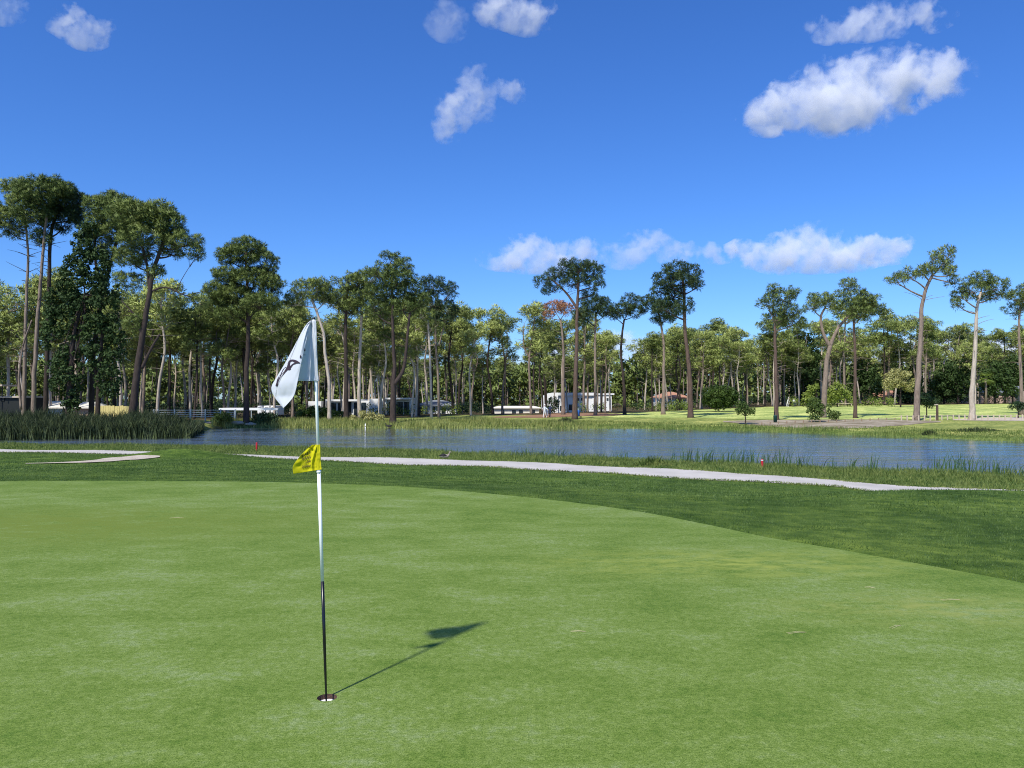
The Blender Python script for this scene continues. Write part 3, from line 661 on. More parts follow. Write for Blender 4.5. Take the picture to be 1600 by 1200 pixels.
hero(99, [([(1336, 652), (1336, 600), (1336, 550), (1334, 500)], 8, 5)], [(1332, 478, 26, 14), (1345, 492, 24, 12), (1355, 476, 18, 12)],
     'straight slim pine just right of the Y-forked pine', 'pine', 'bark_red', bkb='bark', **mid)
hero(91, [([(1431, 656), (1434, 600), (1438, 540), (1440, 490), (1445, 458), (1456, 430)], 13, 6)],
     [(1402, 438, 17, 9), (1422, 430, 16, 10), (1444, 424, 18, 10), (1466, 414, 22, 13), (1480, 398, 17, 12), (1486, 426, 16, 10), (1458, 402, 14, 9), (1492, 440, 12, 8)],
     'tallest right-hand pine, its trunk bending right under a windswept crown', 'pine', 'bark', **mid)
hero(91, [([(1517, 655), (1520, 600), (1524, 540), (1526, 490), (1532, 456)], 12, 5)],
     [(1535, 438, 22, 14), (1522, 452, 24, 12), (1556, 448, 20, 12), (1504, 462, 16, 10), (1548, 464, 24, 8), (1566, 456, 12, 9), (1496, 474, 12, 7)],
     'pale-trunked pine with flat crown right of the windswept pine', 'pine', 'bark_pale', bkb='bark', **mid)
hero(106, [([(1596, 645), (1595, 580), (1592, 520), (1594, 480)], 8, 4)], [(1590, 466, 20, 12), (1612, 470, 24, 16), (1588, 484, 20, 12), (1604, 452, 16, 10)],
     'pine cut by the right edge of the view', 'pine', 'bark', **mid)

# ivy covered tree: trunks wrapped in broad leaves
def leafy(name, base, lobes, foli, label, cat, group=None, stem=None, sz=.12, nt=60, spacing=.6, rad=.45, crown='crown', fill=.55, bk='bark_dark', gap=0):
    root = empty(name, base, label=label, cat=cat, group=group)
    P = []; mb = MB()
    for c, r in lobes: P += lobe_points(c, r, spacing, base[0] % 7, gap, .95, fill)
    if stem:
        for Q, w0, w1 in stem: mb.tube(catmull(Q, 4), np.linspace(w0, w1, (len(Q) - 1) * 4 + 1), 7)
        a = Vector(stem[0][0][-1])
        for q in random.sample(P, min(14, len(P))): limb(mb, a, q, w1 * .7, .012, 0, 4, 3)
        mb.build('trunk', M[bk], root, True)
    V, N = leaves(P, np.full(len(P), rad), nt, sz)
    tri_mesh(crown, V, N, M[foli], root); return root
def px_lobes(base, Y, L, depth=.8):
    s = S(Y); out = []
    for l in L:
        p = at(l[0], l[1], Y); out.append(((p.x - base.x, random.uniform(-.3, .3) * l[2] * s, p.z - base.z), (l[2] * s, l[2] * s * depth, l[3] * s)))
    return out
Y = 78; b = onground(108, Y)
leafy('ivy_clad_tree', b, px_lobes(b, Y, [(95, 470, 26, 34), (84, 530, 20, 44), (104, 590, 24, 46), (150, 425, 26, 36), (164, 478, 24, 44), (150, 535, 26, 46), (172, 590, 18, 36), (118, 425, 20, 26), (130, 385, 18, 20), (112, 632, 10, 18), (122, 500, 18, 44), (182, 540, 14, 30), (140, 360, 14, 14), (78, 500, 12, 20)]), 'ivy',
      'broad tree smothered in dark ivy between the left pines', 'tree', stem=[([(0, 0, -.2), (.1, 0, 4), (.4, 0, 9), (1.5, 0, 13)], .38, .14), ([(2.6, .5, .0), (2.7, .5, 5), (3.2, .4, 11)], .28, .12)], sz=.15, nt=44, spacing=.60, rad=.42, crown='ivy', gap=.06)

# ------------------------------------------------------------ the stand of background pines
protos = []
def proto(i):
    """one pine about 17 m high in its own space"""
    random.seed(100 + i); H = random.uniform(15.5, 18.5); lean = random.uniform(-.9, .9); bend = random.uniform(-.7, .7)
    root = empty('pine_tree', (0, 0, 0))
    P = [(0, 0, -.3), (lean * .2 + bend * .5, 0, H * .25), (lean * .5 + bend, bend * .5, H * .5), (lean * .8 + bend * .4, 0, H * .72), (lean, 0, H * .9)]
    r = random.uniform(.13, .20); T = [(P, [r, r * .85, r * .75, r * .55, r * .3])]
    if i % 4 == 1: T.append(([(lean * .5 + bend, bend * .5, H * .5), (lean * .5 + bend + .8, .3, H * .62), (lean + 1.7, .5, H * .8)], [r * .6, r * .45, r * .25]))
    L = []; cw = random.uniform(2.2, 3.4); ch = random.uniform(.30, .56)
    for k in range(random.randint(12, 17)):
        a = random.uniform(0, 6.28); q = random.uniform(0, 1) ** .8; rr = cw * (1 - .45 * abs(q - .35)) * random.uniform(.3, .95)
        L.append(((lean + math.cos(a) * rr, math.sin(a) * rr, H * (1 - ch * (1 - q)) - .6), (random.uniform(.8, 1.5), random.uniform(.8, 1.5), random.uniform(.5, .9)), None))
    pine_parts(root, T, L, 'pine_olive', ['bark_pale', 'bark', 'bark_pale', 'bark_dark'][i % 4], spacing=.88, nt=64, ln=.72, wd=.088, seed=i, stubs=14, rad=.56, sep=False, gap=.0, low=.55)  # sunlit and shaded trunks painted by choice of pale and dark bark
    return root
for i in range(9): protos.append(proto(i))
random.seed(11)
used = [False] * len(protos)
def place(px, Y, h=1.0, i=None, label=None, group=None, rz=None, w=1.0):
    i = random.randrange(len(protos)) if i is None else i; o = protos[i]
    if used[i]:
        c = o.copy(); link(c)
        for ch in list(o.children): d = ch.copy(); link(d); d.parent = c
    else: c = o; used[i] = True
    p = onground(px, Y); c.location = (p.x, p.y, p.z); c.rotation_euler = (0, 0, random.uniform(0, 6.28) if rz is None else rz)
    c.scale = (h * w, h * w, h); tag(c, lab_for(px, Y, h, i, Y > 183), 'pine tree', group); return c
spots = []
MARK = [(-80, 'the left edge'), (40, 'the thin trunks'), (105, 'the ivy-clad tree'), (208, 'the leaning pine'), (300, 'the reed bed end'), (385, 'the broad dark pine'), (445, 'the white flag'), (515, 'the shaggy pine'), (562, 'the villa'), (614, 'the forked shore pine'), (686, 'the ragged pine'), (760, 'the gap in the pines'), (800, 'the low cream house'), (850, 'the two golfers'), (898, 'the umbrella-crowned pine'), (930, 'the long white house'), (976, 'the small-crowned pine'), (1036, 'the cottage'), (1079, 'the dark-topped pine'), (1130, 'the big round bush'), (1164, 'the young pine'), (1213, 'the litter bin'), (1288, 'the Y-forked pine'), (1336, 'the straight slim pine'), (1405, 'the straw-coloured tree'), (1436, 'the windswept pine'), (1464, 'the wooden post'), (1520, 'the flat-crowned pine'), (1560, 'the grey-roofed houses'), (1596, 'the right-edge pine')]
cnt = {}
def lab_for(px, Y, h, i, far=False):
    k = max([j for j, m in enumerate(MARK) if m[0] <= px] or [0]); A = MARK[k][1]; B = MARK[min(k + 1, len(MARK) - 1)][1]
    size = 'distant' if far else ('short' if h < .86 else 'tall' if h > 1.02 else 'slim'); col_ = ['pale-trunked', 'brown-trunked', 'pale-trunked', 'dark-trunked'][i % 4]  # pale and dark trunks here are sun and shade painted into bark
    if i % 4 == 1: col_ = 'forked'
    row = 'front row' if Y < 125 else 'second row' if Y < 150 else 'third row' if Y < 185 else 'rear'
    return f'{size} {col_} pine, {row}, between {A} and {B}' if A != B else f'{size} {col_} pine, {row}, beside {A}'
def free(px, Y, d):
    x = (px - 800) / F * Y
    if any((x - a) ** 2 + (Y - b) ** 2 < d * d for a, b in spots): return False
    spots.append((x, Y)); return True
edge = lambda px: float(np.interp(px, [-100, 250, 400, 640, 700, 900, 1000, 1100, 1300, 1480, 1700], [98, 104, 110, 112, 116, 124, 132, 148, 158, 162, 180]))
ZN_ = [((-100, 470), 'slender pine in the shady stand behind the left shore, left of the flag', 'pines behind the left shore', 78, 42, 1.08, 1.02),
       ((470, 725), 'slender pine in the stand around the white villa behind the flag', 'pines around the white villa', 36, 40, 1.02, 1.0),
       ((725, 1010), 'slender pine in the open stand by the long white house', 'pines by the long white house', 22, 60, .98, 1.0),
       ((1010, 1270), 'slender pine in the stand behind the big round bush', 'pines behind the big round bush', 44, 45, 1.0, 1.05),
       ((1270, 1700), 'slender pine in the stand behind the sunlit right fairway', 'pines behind the right fairway', 44, 50, 1.12, 1.0)]
for (a, b), lab, grp, n, dep, hh, _ in ZN_:
    k = 0; tries = 0
    while k < n and tries < 4000:
        tries += 1; px = random.uniform(a, b); Y = edge(px) + random.uniform(0, 1) ** 1.3 * dep
        if free(px, Y, 2.3): place(px, Y, hh * random.uniform(.68, 1.1), label=lab, group=grp, w=1.15); k += 1
for k in range(42):
    px = random.uniform(-120, 1720); Y = random.uniform(185, 250)
    if free(px, Y, 3): place(px, Y, random.uniform(.85, 1.12), label='distant pine deep in the wood beyond the near stand', group='pines deep in the wood', w=1.25)
same = {}
for o in list(C.collection.objects):
    if o.get('group', '').startswith('pines') and o.parent is None: same.setdefault(o['label'], []).append(o)
for lb_, os_ in same.items():
    if len(os_) > 1:
        os_.sort(key=lambda o: o.location.x / o.location.y); n_ = len(os_)
        nm = ['leftmost'] + ['second', 'third', 'fourth', 'fifth', 'sixth', 'seventh'][:n_ - 2] + ['rightmost'] if n_ != 3 else ['leftmost', 'middle', 'rightmost']
        for o, w_ in zip(os_, nm): o['label'] = w_ + ' ' + lb_
# the far-off wood, one mass: trunks and crowns beyond the trees one can tell apart
TV = []; TN = []; tm = MB(); P = []
random.seed(5)
for k in range(900):
    px = random.uniform(-300, 1900); Y = random.uniform(245, 330); x = (px - 800) / F * Y; z = gz(x, Y); H = random.uniform(12.5, 17)
    tm.tube([(x, Y, z), (x + random.uniform(-.5, .5), Y, z + H * .8)], [.2, .1], 5, False)
    for j in range(9): P.append((x + random.uniform(-2.8, 2.8), Y + random.uniform(-2, 2), z + H * random.uniform(.35, 1)))
for k in range(1500):                                     # undergrowth within it
    px = random.uniform(-300, 1900); Y = random.uniform(240, 330); x = (px - 800) / F * Y; P.append((x, Y, gz(x, Y) + random.uniform(.5, 4.5)))
V, N = tufts(P, np.full(len(P), 1.9), 16, .8, .25)
wd_ = tri_mesh('distant_wood', V, N, M['pine'], None); tag(wd_, kind='stuff')
tr_ = tm.build('distant_trunks', M['bark'], None, True); tag(tr_, kind='stuff')
# undergrowth along the stand
P = []; 
for k in range(1100):
    px = random.uniform(-100, 1700); Y = edge(px) + random.uniform(12, 70); x = (px - 800) / F * Y
    if 765 < px < 990 or 470 < px < 700: 
        if Y < (192 if px > 700 else 165): continue
    P.append((x, Y, gz(x, Y) + random.uniform(.1, 1.5)))
V, N = leaves(P, np.full(len(P), 1.15), 60, .16)
tag(tri_mesh('undergrowth', V, N, M['leaf_dark'], None), kind='stuff')
P = []
for a, b, Y0, n in ((560, 720, 122, 26), (330, 500, 118, 18), (870, 990, 150, 9), (1000, 1080, 138, 22), (1235, 1400, 152, 46), (900, 940, 138, 8)):
    for k in range(n):
        px = random.uniform(a, b); Y = Y0 + random.uniform(0, 6); x = (px - 800) / F * Y; P.append((x, Y, gz(x, Y) + random.uniform(.2, 1.3)))
V, N = leaves(P, np.full(len(P), .9), 60, .13)
tag(tri_mesh('garden_shrubbery', V, N, M['leaf_bright'], None), kind='stuff')
# ------------------------------------------------------------ bushes and small trees
def shrub(px, Y, L, foli, label, cat='bush', name='bush', group=None, stem=None, **k):
    b = onground(px, Y)
    return leafy(name, b, px_lobes(b, Y, L), foli, label, cat, group, stem, **k)
sh = dict(sz=.11, nt=60, spacing=.5, rad=.4)
shrub(415, 97, [(415, 658, 20, 12), (404, 661, 12, 9), (430, 662, 10, 8)], 'leaf_dark', 'dark green rounded bush on the far shore right of the rocks', **sh)
shrub(352, 96, [(350, 656, 15, 10), (340, 660, 9, 7)], 'leaf', 'scrubby bush on the rocks between fence and water', **sh)
shrub(1130, 126, [(1124, 618, 26, 15), (1138, 621, 18, 13), (1110, 626, 12, 11), (1124, 630, 24, 8)], 'leaf', 'big round clipped bush in front of the pines, centre right', sz=.14, nt=70, spacing=.7, rad=.5)
shrub(1276, 91, [(1275, 634, 11, 11), (1274, 646, 12, 12)], 'leaf', 'dense upright bush at the foot of the Y-forked pine', **sh)
shrub(1300, 92, [(1296, 643, 6, 8), (1306, 650, 7, 6)], 'leaf', 'small leaning bush right of the dense upright one', **sh)
for (px, Y, L, lab, st) in ((1164, 91, [(1156, 641, 8, 7), (1171, 643, 8, 7), (1163, 635, 8, 5)], 'small round young pine on the shore lawn, left of the litter bin', 1.0),
                            (1447, 100, [(1446, 624, 11, 9), (1452, 629, 11, 7)], 'small round-headed tree left of the wooden post', 2.0),
                            (1590, 96, [(1590, 636, 9, 7), (1600, 637, 8, 6)], 'small dark tree at the right edge of the lawn', 1.4)):
    shrub(px, Y, L, 'leaf_dark' if px != 1164 else 'leaf', lab, 'small tree', 'small_tree', 'young trees on the lawn', [([(0, 0, -.1), (.05, 0, .6), (0, 0, st)], .09, .05)], **sh)
shrub(1308, 150, [(1306, 610, 12, 10), (1318, 618, 10, 10), (1298, 620, 9, 9)], 'leaf_bright', 'light green tree at the edge of the dark pines beyond the fairway', 'small tree', 'broadleaf_tree', None, [([(0, 0, -.1), (0, 0, 2.5)], .12, .08)], sz=.2, nt=60, spacing=.8, rad=.7)
shrub(1276, 151, [(1272, 612, 9, 12), (1266, 624, 10, 12)], 'leaf_bright', 'yellow-green tree just left of the light green one', 'small tree', 'broadleaf_tree', None, [([(0, 0, -.1), (0, 0, 2.5)], .12, .08)], sz=.2, nt=60, spacing=.8, rad=.7)
shrub(1407, 146, [(1405, 590, 18, 14), (1392, 600, 14, 10), (1418, 602, 10, 10)], 'leaf_olive', 'straw-coloured domed tree before the beige house', 'small tree', 'domed_tree', None, [([(0, 0, -.1), (0, 0, 3.2)], .16, .1)], sz=.16, nt=60, spacing=.8, rad=.6, gap=.05)
shrub(1255, 172, [(1255, 560, 26, 40), (1240, 590, 16, 30)], 'ivy', 'dark green broadleaf tree between the pines behind the Y-forked one', 'tree', 'broadleaf_tree', None, [([(0, 0, -.1), (0, 0, 5)], .25, .15)], sz=.3, nt=50, spacing=1.3, rad=1.0)
for px, lab in ((1475, 'dark evergreen tree behind the wooden post'), (1497, 'dark evergreen tree just left of the pale-trunked flat-crowned pine'), (1555, 'dark evergreen tree in front of the grey-roofed houses'), (1422, 'dark evergreen tree behind the windswept pine'), (1268, 'dark evergreen tree left of the Y-forked pine'), (1352, 'dark evergreen tree right of the straight slim pine'), (1582, 'dark evergreen tree behind the right-edge pine')):
    Y = random.uniform(176, 186); hgt = random.uniform(560, 580)
    shrub(px, Y, [(px, hgt + 18, 20, 20), (px + 8, hgt + 38, 20, 20), (px - 10, hgt + 34, 16, 20)], 'ivy', lab, 'tree', 'evergreen_tree', 'dark evergreens beyond the right fairway', [([(0, 0, -.1), (0, 0, 4)], .25, .15)], sz=.28, nt=50, spacing=1.3, rad=1.0)
shrub(500, 104, [(496, 645, 22, 9), (478, 650, 16, 7), (520, 650, 16, 8)], 'leaf', 'low spreading green bush on the shore behind the flagstick', **sh)
shrub(575, 101, [(572, 651, 14, 9), (588, 655, 12, 7), (555, 655, 12, 7)], 'leaf_olive', 'yellowish scrub in front of the white villa', **sh)
shrub(862, 128, [(864, 632, 9, 12), (858, 642, 6, 6)], 'leaf_dark', 'dark conical shrub at the corner of the long white house', **sh)
# rush clumps at the water
for px, Y, w, h, lab in ((884, 98.5, 1.3, .9, 'dark rush clump left of the umbrella-crowned pine'), (1451, 72.6, .8, .5, 'dark tussock at the far waterline on the right'), (1522, 74.5, 2.4, .5, 'broad low rush clump on the right far bank'), (1024, 31.6, 1.0, .55, 'bright grass clump beside the path at the near waterline')):
    n = 900; a = rng.uniform(0, 6.28, n); q = np.sqrt(rng.uniform(0, 1, n)) * w; p = onground(px, Y)
    if px == 1024: p = onground(1020, 34.0)
    root = empty('rush_clump', p, label=lab, cat='rushes')
    blades('leaves', np.cos(a) * q, np.sin(a) * q * .6, gzv(p.x + np.cos(a) * q, p.y + np.sin(a) * q * .6) - p.z, h * rng.uniform(.4, 1.2, n) * (1.15 - q / w), np.full(n, .05), M['reed_dark'] if px != 1024 else M['bank_blade'], .5, 2, parent=root)
# palm beyond the right fairway
b = onground(1540, 172); root = empty('palm_tree', b, label='fan palm catching the sun behind the pale-trunked right pine', cat='palm tree')
mb = MB(); mb.tube([(0, 0, -.2), (.1, 0, 3), (0, 0, 5.4)], [.28, .22, .2], 9); mb.build('trunk', M['bark'], root, True)
mb = MB()
for k in range(34):
    a = random.uniform(0, 6.28); e = random.uniform(-.7, 1.2); d = Vector((math.cos(a) * math.cos(e), math.sin(a) * math.cos(e), math.sin(e))); s_ = d.cross(Vector((0, 0, 1))).normalized(); o_ = Vector((0, 0, 5.5))
    for j in range(-5, 6):
        q = (d + s_ * j * .13).normalized(); tip = o_ + q * 2.1 - Vector((0, 0, .5 if e < .5 else .1)); bs = o_ + d * 1.0
        w_ = s_ * .05; mb.face([bs - w_, bs + w_, tip])
mb.build('fronds', M['leaf_bright'], root)

# ------------------------------------------------------------ rocks on the shore
for px, py, r, lab in ((318, 659, .7, 'low pale rock at the corner of the reed bed'), (330, 662, .9, 'flat rock under the scrubby bush'), (372, 660, 1.0, 'broad flat rock between the two shore bushes'), (392, 663, .7, 'small rock at the waterline before the thick-trunked pine'), (383, 659, .8, 'upper rock under the thick-trunked pine')):
    p = at(px, py, 95.5); bm = bmesh.new(); bmesh.ops.create_icosphere(bm, subdivisions=3, radius=r * .62)
    for v in bm.verts: v.co *= 1 + .35 * mnoise.noise(v.co * 1.4 + Vector((px, 0, 0))); v.co.z *= .42; v.co.x *= 1.6
    me = bpy.data.meshes.new('rock'); bm.to_mesh(me); bm.free(); me.materials.append(M['rock'])
    o = bpy.data.objects.new('shore_rock', me); o.location = (p.x, 95.5 + random.uniform(-.3, .8), min(p.z, WZ + .5)); link(o); tag(o, lab, 'rock', 'rocks on the far shore')

# ------------------------------------------------------------ buildings
def bbox_b(px0, px1, Y):                                  # building frame: left and right edges at distance Y
    a = (px0 - 800) / F * Y; c = (px1 - 800) / F * Y; return a, c
def zat(py, Y): return at(800, py, Y).z
def window(mbw, root, x0, x1, z0, z1, y, frame='dark'):
    w = MB(); t = .07
    w.box(x0, x1, y - .05, y + .06, z1 - t, z1); w.box(x0, x1, y - .05, y + .06, z0, z0 + t); w.box(x0, x0 + t, y - .048, y + .058, z0 + t, z1 - t); w.box(x1 - t, x1, y - .048, y + .058, z0 + t, z1 - t)
    w.box((x0 + x1) / 2 - .03, (x0 + x1) / 2 + .03, y - .04, y + .05, z0 + t, z1 - t)
    f = w.build('window', M[frame], root); g = MB(); g.box(x0 + t, x1 - t, y - .01, y + .01, z0 + t, z1 - t); g.build('pane', M['glass'], f)
# modern white villa behind the flag
Yb = 128; x0, x1 = bbox_b(478, 640, Yb); zb = -1.3; cx = (x0 + x1) / 2
root = empty('villa', (cx, Yb, zb), label='modern flat-roofed white villa with dark windows behind the flag', cat='house')
L = lambda px: (px - 800) / F * Yb - cx
zt = lambda py: zat(py, Yb) - zb
w = MB(); w.box(L(478), L(502), 0, 9, 0, zt(627)); w.box(L(512), L(552), .6, 9, 0, zt(627)); w.box(L(552), L(578), .1, 9, 0, zt(626)); w.box(L(578), L(596), -.5, 9, 0, zt(623)); w.box(L(596), L(604), .3, 9, 0, zt(624)); w.box(L(604), L(640), 1.2, 9, 0, zt(624)); w.build('wall', M['white'], root)
w = MB(); w.box(L(510), L(562), -.8, 9.2, zt(627) + .003, zt(624)); w.box(L(600), L(644), -1.0, 9.2, zt(624) + .003, zt(621.5)); w.box(L(644), L(646), -1, -.8, 0, zt(624)); w.build('roof', M['white'], root)
for a, b2, t0, t1, yy in ((516, 524, 630, 646, .58), (527, 533, 630, 647, .58), (553, 558, 629, 648, .08), (565, 572, 629, 648, .08), (606, 613, 628, 650, 1.18), (618, 628, 628, 650, 1.18), (630, 638, 628, 650, 1.18)): window(None, root, L(a), L(b2), zt(t1), zt(t0), yy)
w = MB(); w.box(L(538), L(548), .5, .56, 0, zt(628)); w.build('door', M['dark'], root)
# grey roofed bungalow to its right
def gable(name, px0, px1, Y, zb, ztop, zr, label, wall, roof, wins=(), depth=8, over=.5, rx=None):
    x0, x1 = bbox_b(px0, px1, Y); cx = (x0 + x1) / 2; root = empty(name, (cx, Y, zb), label=label, cat='house'); hw = (x1 - x0) / 2
    w = MB(); w.box(-hw, hw, 0, depth, 0, ztop - zb); w.build('wall', M[wall], root)
    h0 = ztop - zb + .003; h1 = zr - zb; o = over; mb = MB(); m = depth / 2; i = min(hw * .8, m) if rx is None else rx
    A = [(-hw - o, -o, h0), (hw + o, -o, h0), (hw + o, depth + o, h0), (-hw - o, depth + o, h0), (-hw + i, m, h1), (hw - i, m, h1)]
    mb.face([A[0], A[1], A[5], A[4]]); mb.face([A[1], A[2], A[5]]); mb.face([A[2], A[3], A[4], A[5]]); mb.face([A[3], A[0], A[4]]); mb.face([A[3], A[2], A[1], A[0]])
    mb.box(-hw - o, hw + o, -o - .02, -o + .02, h0 - .18, h0 - .003)
    mb.build('roof', M[roof], root)
    for a, b2, t0, t1 in wins: window(None, root, (a - 800) / F * Y - cx, (b2 - 800) / F * Y - cx, zat(t1, Y) - zb, zat(t0, Y) - zb, -.03)
    return root
gable('bungalow', 650, 712, 138, -1.1, zat(633, 138), zat(625, 138), 'low house with hipped grey roof between the trunks right of the villa', 'white', 'grey_roof', [(656, 661, 636, 648), (672, 680, 636, 644), (690, 696, 636, 646)])
# low cream house and the big white one
gable('low_cream_house', 772, 842, 185, -2.2, zat(637, 185), zat(634.5, 185), 'long low cream house with small windows left of the two golfers', 'cream', 'cream', [(784, 788, 641, 647), (800, 806, 641, 646), (811, 817, 641, 646), (830, 836, 641, 646)], rx=1.0)
Yb = 180; x0, x1 = bbox_b(848, 960, Yb); zb = -2.0; cx = (x0 + x1) / 2; root = empty('long_white_house', (cx, Yb, zb), label='big two-storey white house with a curved roof end among the pines', cat='house')
w = MB(); P = [(848, 648), (848, 622), (851, 618), (857, 615), (864, 613.5), (872, 613.5), (872, 648)]
front = [(L(a), zt(b_)) for a, b_ in P]; front = [(q[0], max(q[1], 0)) for q in front]
n = len(front); w.v += [(a, 0, b_) for a, b_ in front] + [(a, 9, b_) for a, b_ in front]; w.f.append(tuple(range(n))); w.f.append(tuple(range(n, 2 * n))[::-1]); w.f += [(i, i + n, (i + 1) % n + n, (i + 1) % n) for i in range(n)]
w.box(L(872) + .003, L(926), .45, 9, 0, zt(618)); w.box(L(926) + .003, L(956), .35, 9, 0, zt(617)); w.build('wall', M['white'], root)
w = MB(); w.box(L(872) + .01, L(928), -.05, 9.3, zt(618) + .003, zt(613.6)); w.box(L(928) + .003, L(960), .1, 9.3, zt(617) + .003, zt(614.6)); w.build('roof', M['white'], root)
for a, b2, t0, t1, yy in ((903, 905.5, 622, 626, .43), (908, 910.5, 622, 626, .43), (911, 913.5, 622, 626, .43), (948, 951, 622, 626, .33), (875, 880, 634, 642, .43), (889, 896, 632, 641, .43), (857, 860, 622, 630, -.02)): window(None, root, L(a), L(b2), zt(t1), zt(t0), yy)
gable('cottage', 1028, 1076, 185, -.3, zat(621, 185), zat(612, 185), 'small white cottage with terracotta roof between trunks left of the round bush', 'white', 'terracotta', [(1047, 1050, 622, 628), (1060, 1064, 622, 628)])
gable('beige_house', 1372, 1425, 195, .2, zat(619, 195), zat(609, 195), 'beige house with tiled roof behind the domed straw-coloured tree', 'beige', 'terracotta', [(1384, 1388, 620, 627), (1398, 1402, 620, 627)])
gable('grey_roof_house', 1528, 1572, 200, .3, zat(613, 200), zat(604, 200), 'brick-coloured house with grey roof behind the fan palm', 'beige', 'grey_roof', [(1538, 1543, 615, 622), (1556, 1560, 615, 622)])
gable('grey_roof_house', 1575, 1630, 205, .3, zat(613, 205), zat(603, 205), 'grey-roofed house at the far right edge among the trees', 'beige', 'grey_roof', [(1585, 1590, 615, 622)])
# left: dark hut with open lookout, cream tents, yellow screen
Yb = 92; x0, x1 = bbox_b(-40, 33, Yb); zb = -1.25; cx = (x0 + x1) / 2; root = empty('dark_hut', (cx, Yb, zb), label='black timber hut with thin pale roof edge at the left edge', cat='hut')
w = MB(); w.box(L(-40), L(33), 0, 5, 0, zt(621.5)); w.box(L(-1), L(-.2), -.6, -.5, 0, zt(603)); w.box(L(8.5), L(9.4), -.6, -.5, zt(620), zt(603)); w.build('wall', M['dark'], root)
w = MB(); w.box(L(-40), L(34), -.25, 5.2, zt(621.5) + .003, zt(618.8)); w.box(L(-30), L(13.5), -1.2, 1.5, zt(603.5), zt(601)); w.build('roof', M['wood_pale'], root)
window(None, root, L(2), L(7), zt(627), zt(620.5), -.03)
gable('cream_tent', 40, 98, 104, -1.2, zat(636, 104), zat(627, 104), 'pale canvas-roofed cabin left of the ivy-clad tree', 'grey_metal', 'cream', [(60, 64, 638, 646)], depth=5, rx=.5)
gable('cream_tent', 108, 140, 104, -1.2, zat(636, 104), zat(628, 104), 'pale canvas-roofed cabin right of the ivy-clad tree', 'beige', 'cream', [], depth=5, rx=.5)
Yb = 96; x0, x1 = bbox_b(148, 202, Yb); zb = -1.2; cx = (x0 + x1) / 2; root = empty('yellow_screen', (cx, Yb, zb), label='yellow screen wall behind the reeds between dark trunks', cat='screen wall')
w = MB(); q = 148
while q < 202: w.box(L(q), L(q + 2.6), random.uniform(-.03, .03), .12, 0, zt(634) + random.uniform(-.08, .04)); q += 2.8
w.build('slats', M['yellow_wall'], root); w = MB(); w.box(L(148), L(202), .14, .2, zt(640), zt(638)); w.build('rail', M['wood'], root)
# long white awning and caravans behind
Yb = 104; x0, x1 = bbox_b(342, 434, Yb); zb = -1.2; cx = (x0 + x1) / 2; root = empty('long_awning', (cx, Yb, zb), label='long low white awning on posts behind the shore fence', cat='awning')
w = MB(); w.box(L(342), L(434), 0, 3, zt(641), zt(637.6)); w.build('canopy', M['white'], root)
for q in (344, 366, 392, 414, 432):
    w = MB(); w.box(L(q), L(q) + .1, .05, .15, 0, zt(641) - .003); w.build('post', M['grey_metal'], root)
for a, b2, lab in ((402, 409, 'white caravan roof box above the awning, left one'), (412, 421, 'white caravan roof box above the awning, middle one'), (423, 430, 'white caravan roof box above the awning, right one')):
    Yb = 112; xx = bbox_b(a, b2, Yb); zb2 = -1.2; root = empty('caravan', ((xx[0] + xx[1]) / 2, Yb, zb2), label=lab, cat='caravan', group='white caravans behind the awning'); hw = (xx[1] - xx[0]) / 2
    w = MB(); w.box(-hw, hw, 0, 4.5, .35, zat(634, Yb) - zb2); w.build('body', M['white'], root, bevel=.12)
    w = MB(); w.box(-hw * .6, hw * .6, -.02, .02, 1.2, zat(636.5, Yb) - zb2); w.build('window', M['glass'], root)
    for s_ in (-1, 1):
        w = MB(); w.tube([(s_ * hw * .8, 2, .33), (s_ * hw * .98, 2, .33)], [.33, .33], 12); w.build('wheel', M['dark'], root)
# galvanised rail fence left
Yb = 99; b = at(238, 640, Yb); zb = gz(b.x, Yb); root = empty('rail_fence', (b.x, Yb, zb), label='galvanised rail fence with white posts behind the reed bed', cat='fence')
LX = lambda px: (px - 238) / F * Yb
for q in (240, 246, 272, 297, 320, 344, 367):
    w = MB(); w.box(LX(q), LX(q) + .13, -.07, .07, -.3, zat(639.5, Yb) - zb); w.build('post', M['grey_metal'], root)
for i, zz in enumerate((640.5, 644, 647, 650.5)):
    w = MB(); w.box(LX(238), LX(368), .08, .13, zat(zz + .7, Yb) - zb, zat(zz, Yb) - zb); w.build('rail', M['grey_metal'], root)
# rope fence of short stakes along the right shore
root = empty('stake_fence', onground(1190, 92), label='line of short pale stakes with a rope along the right far shore', cat='fence'); o0 = Vector(root.location); rp = []
for q in list(range(1190, 1400, 13)) + list(range(1408, 1620, 9)):
    p = onground(q, float(np.interp(q, [1190, 1400, 1620], [90, 90.5, 91]))) - o0; hh = .32 if q < 1400 else .62
    w = MB(); w.tube([p + Vector((0, 0, -.2)), p + Vector((0, 0, hh))], [.055 if q < 1400 else .08] * 2, 7); w.build('post', M['wood'] if q < 1400 else M['wood_pale'], root); rp.append(p + Vector((0, 0, hh - .08)))
w = MB(); w.tube(rp, [.018] * len(rp), 5); w.build('rope', M['wood_pale'], root)
p = onground(1464, 90.5); root = empty('wooden_post', p, label='tall brown wooden post beside the small round-headed tree', cat='post'); w = MB(); w.box(-.1, .1, -.1, .1, -.2, 1.75); w.build('shaft', M['bark_red'], root, bevel=.02); w = MB(); w.box(-.28, .04, -.14, .14, 1.75, 1.87); w.build('cap', M['wood_pale'], root)
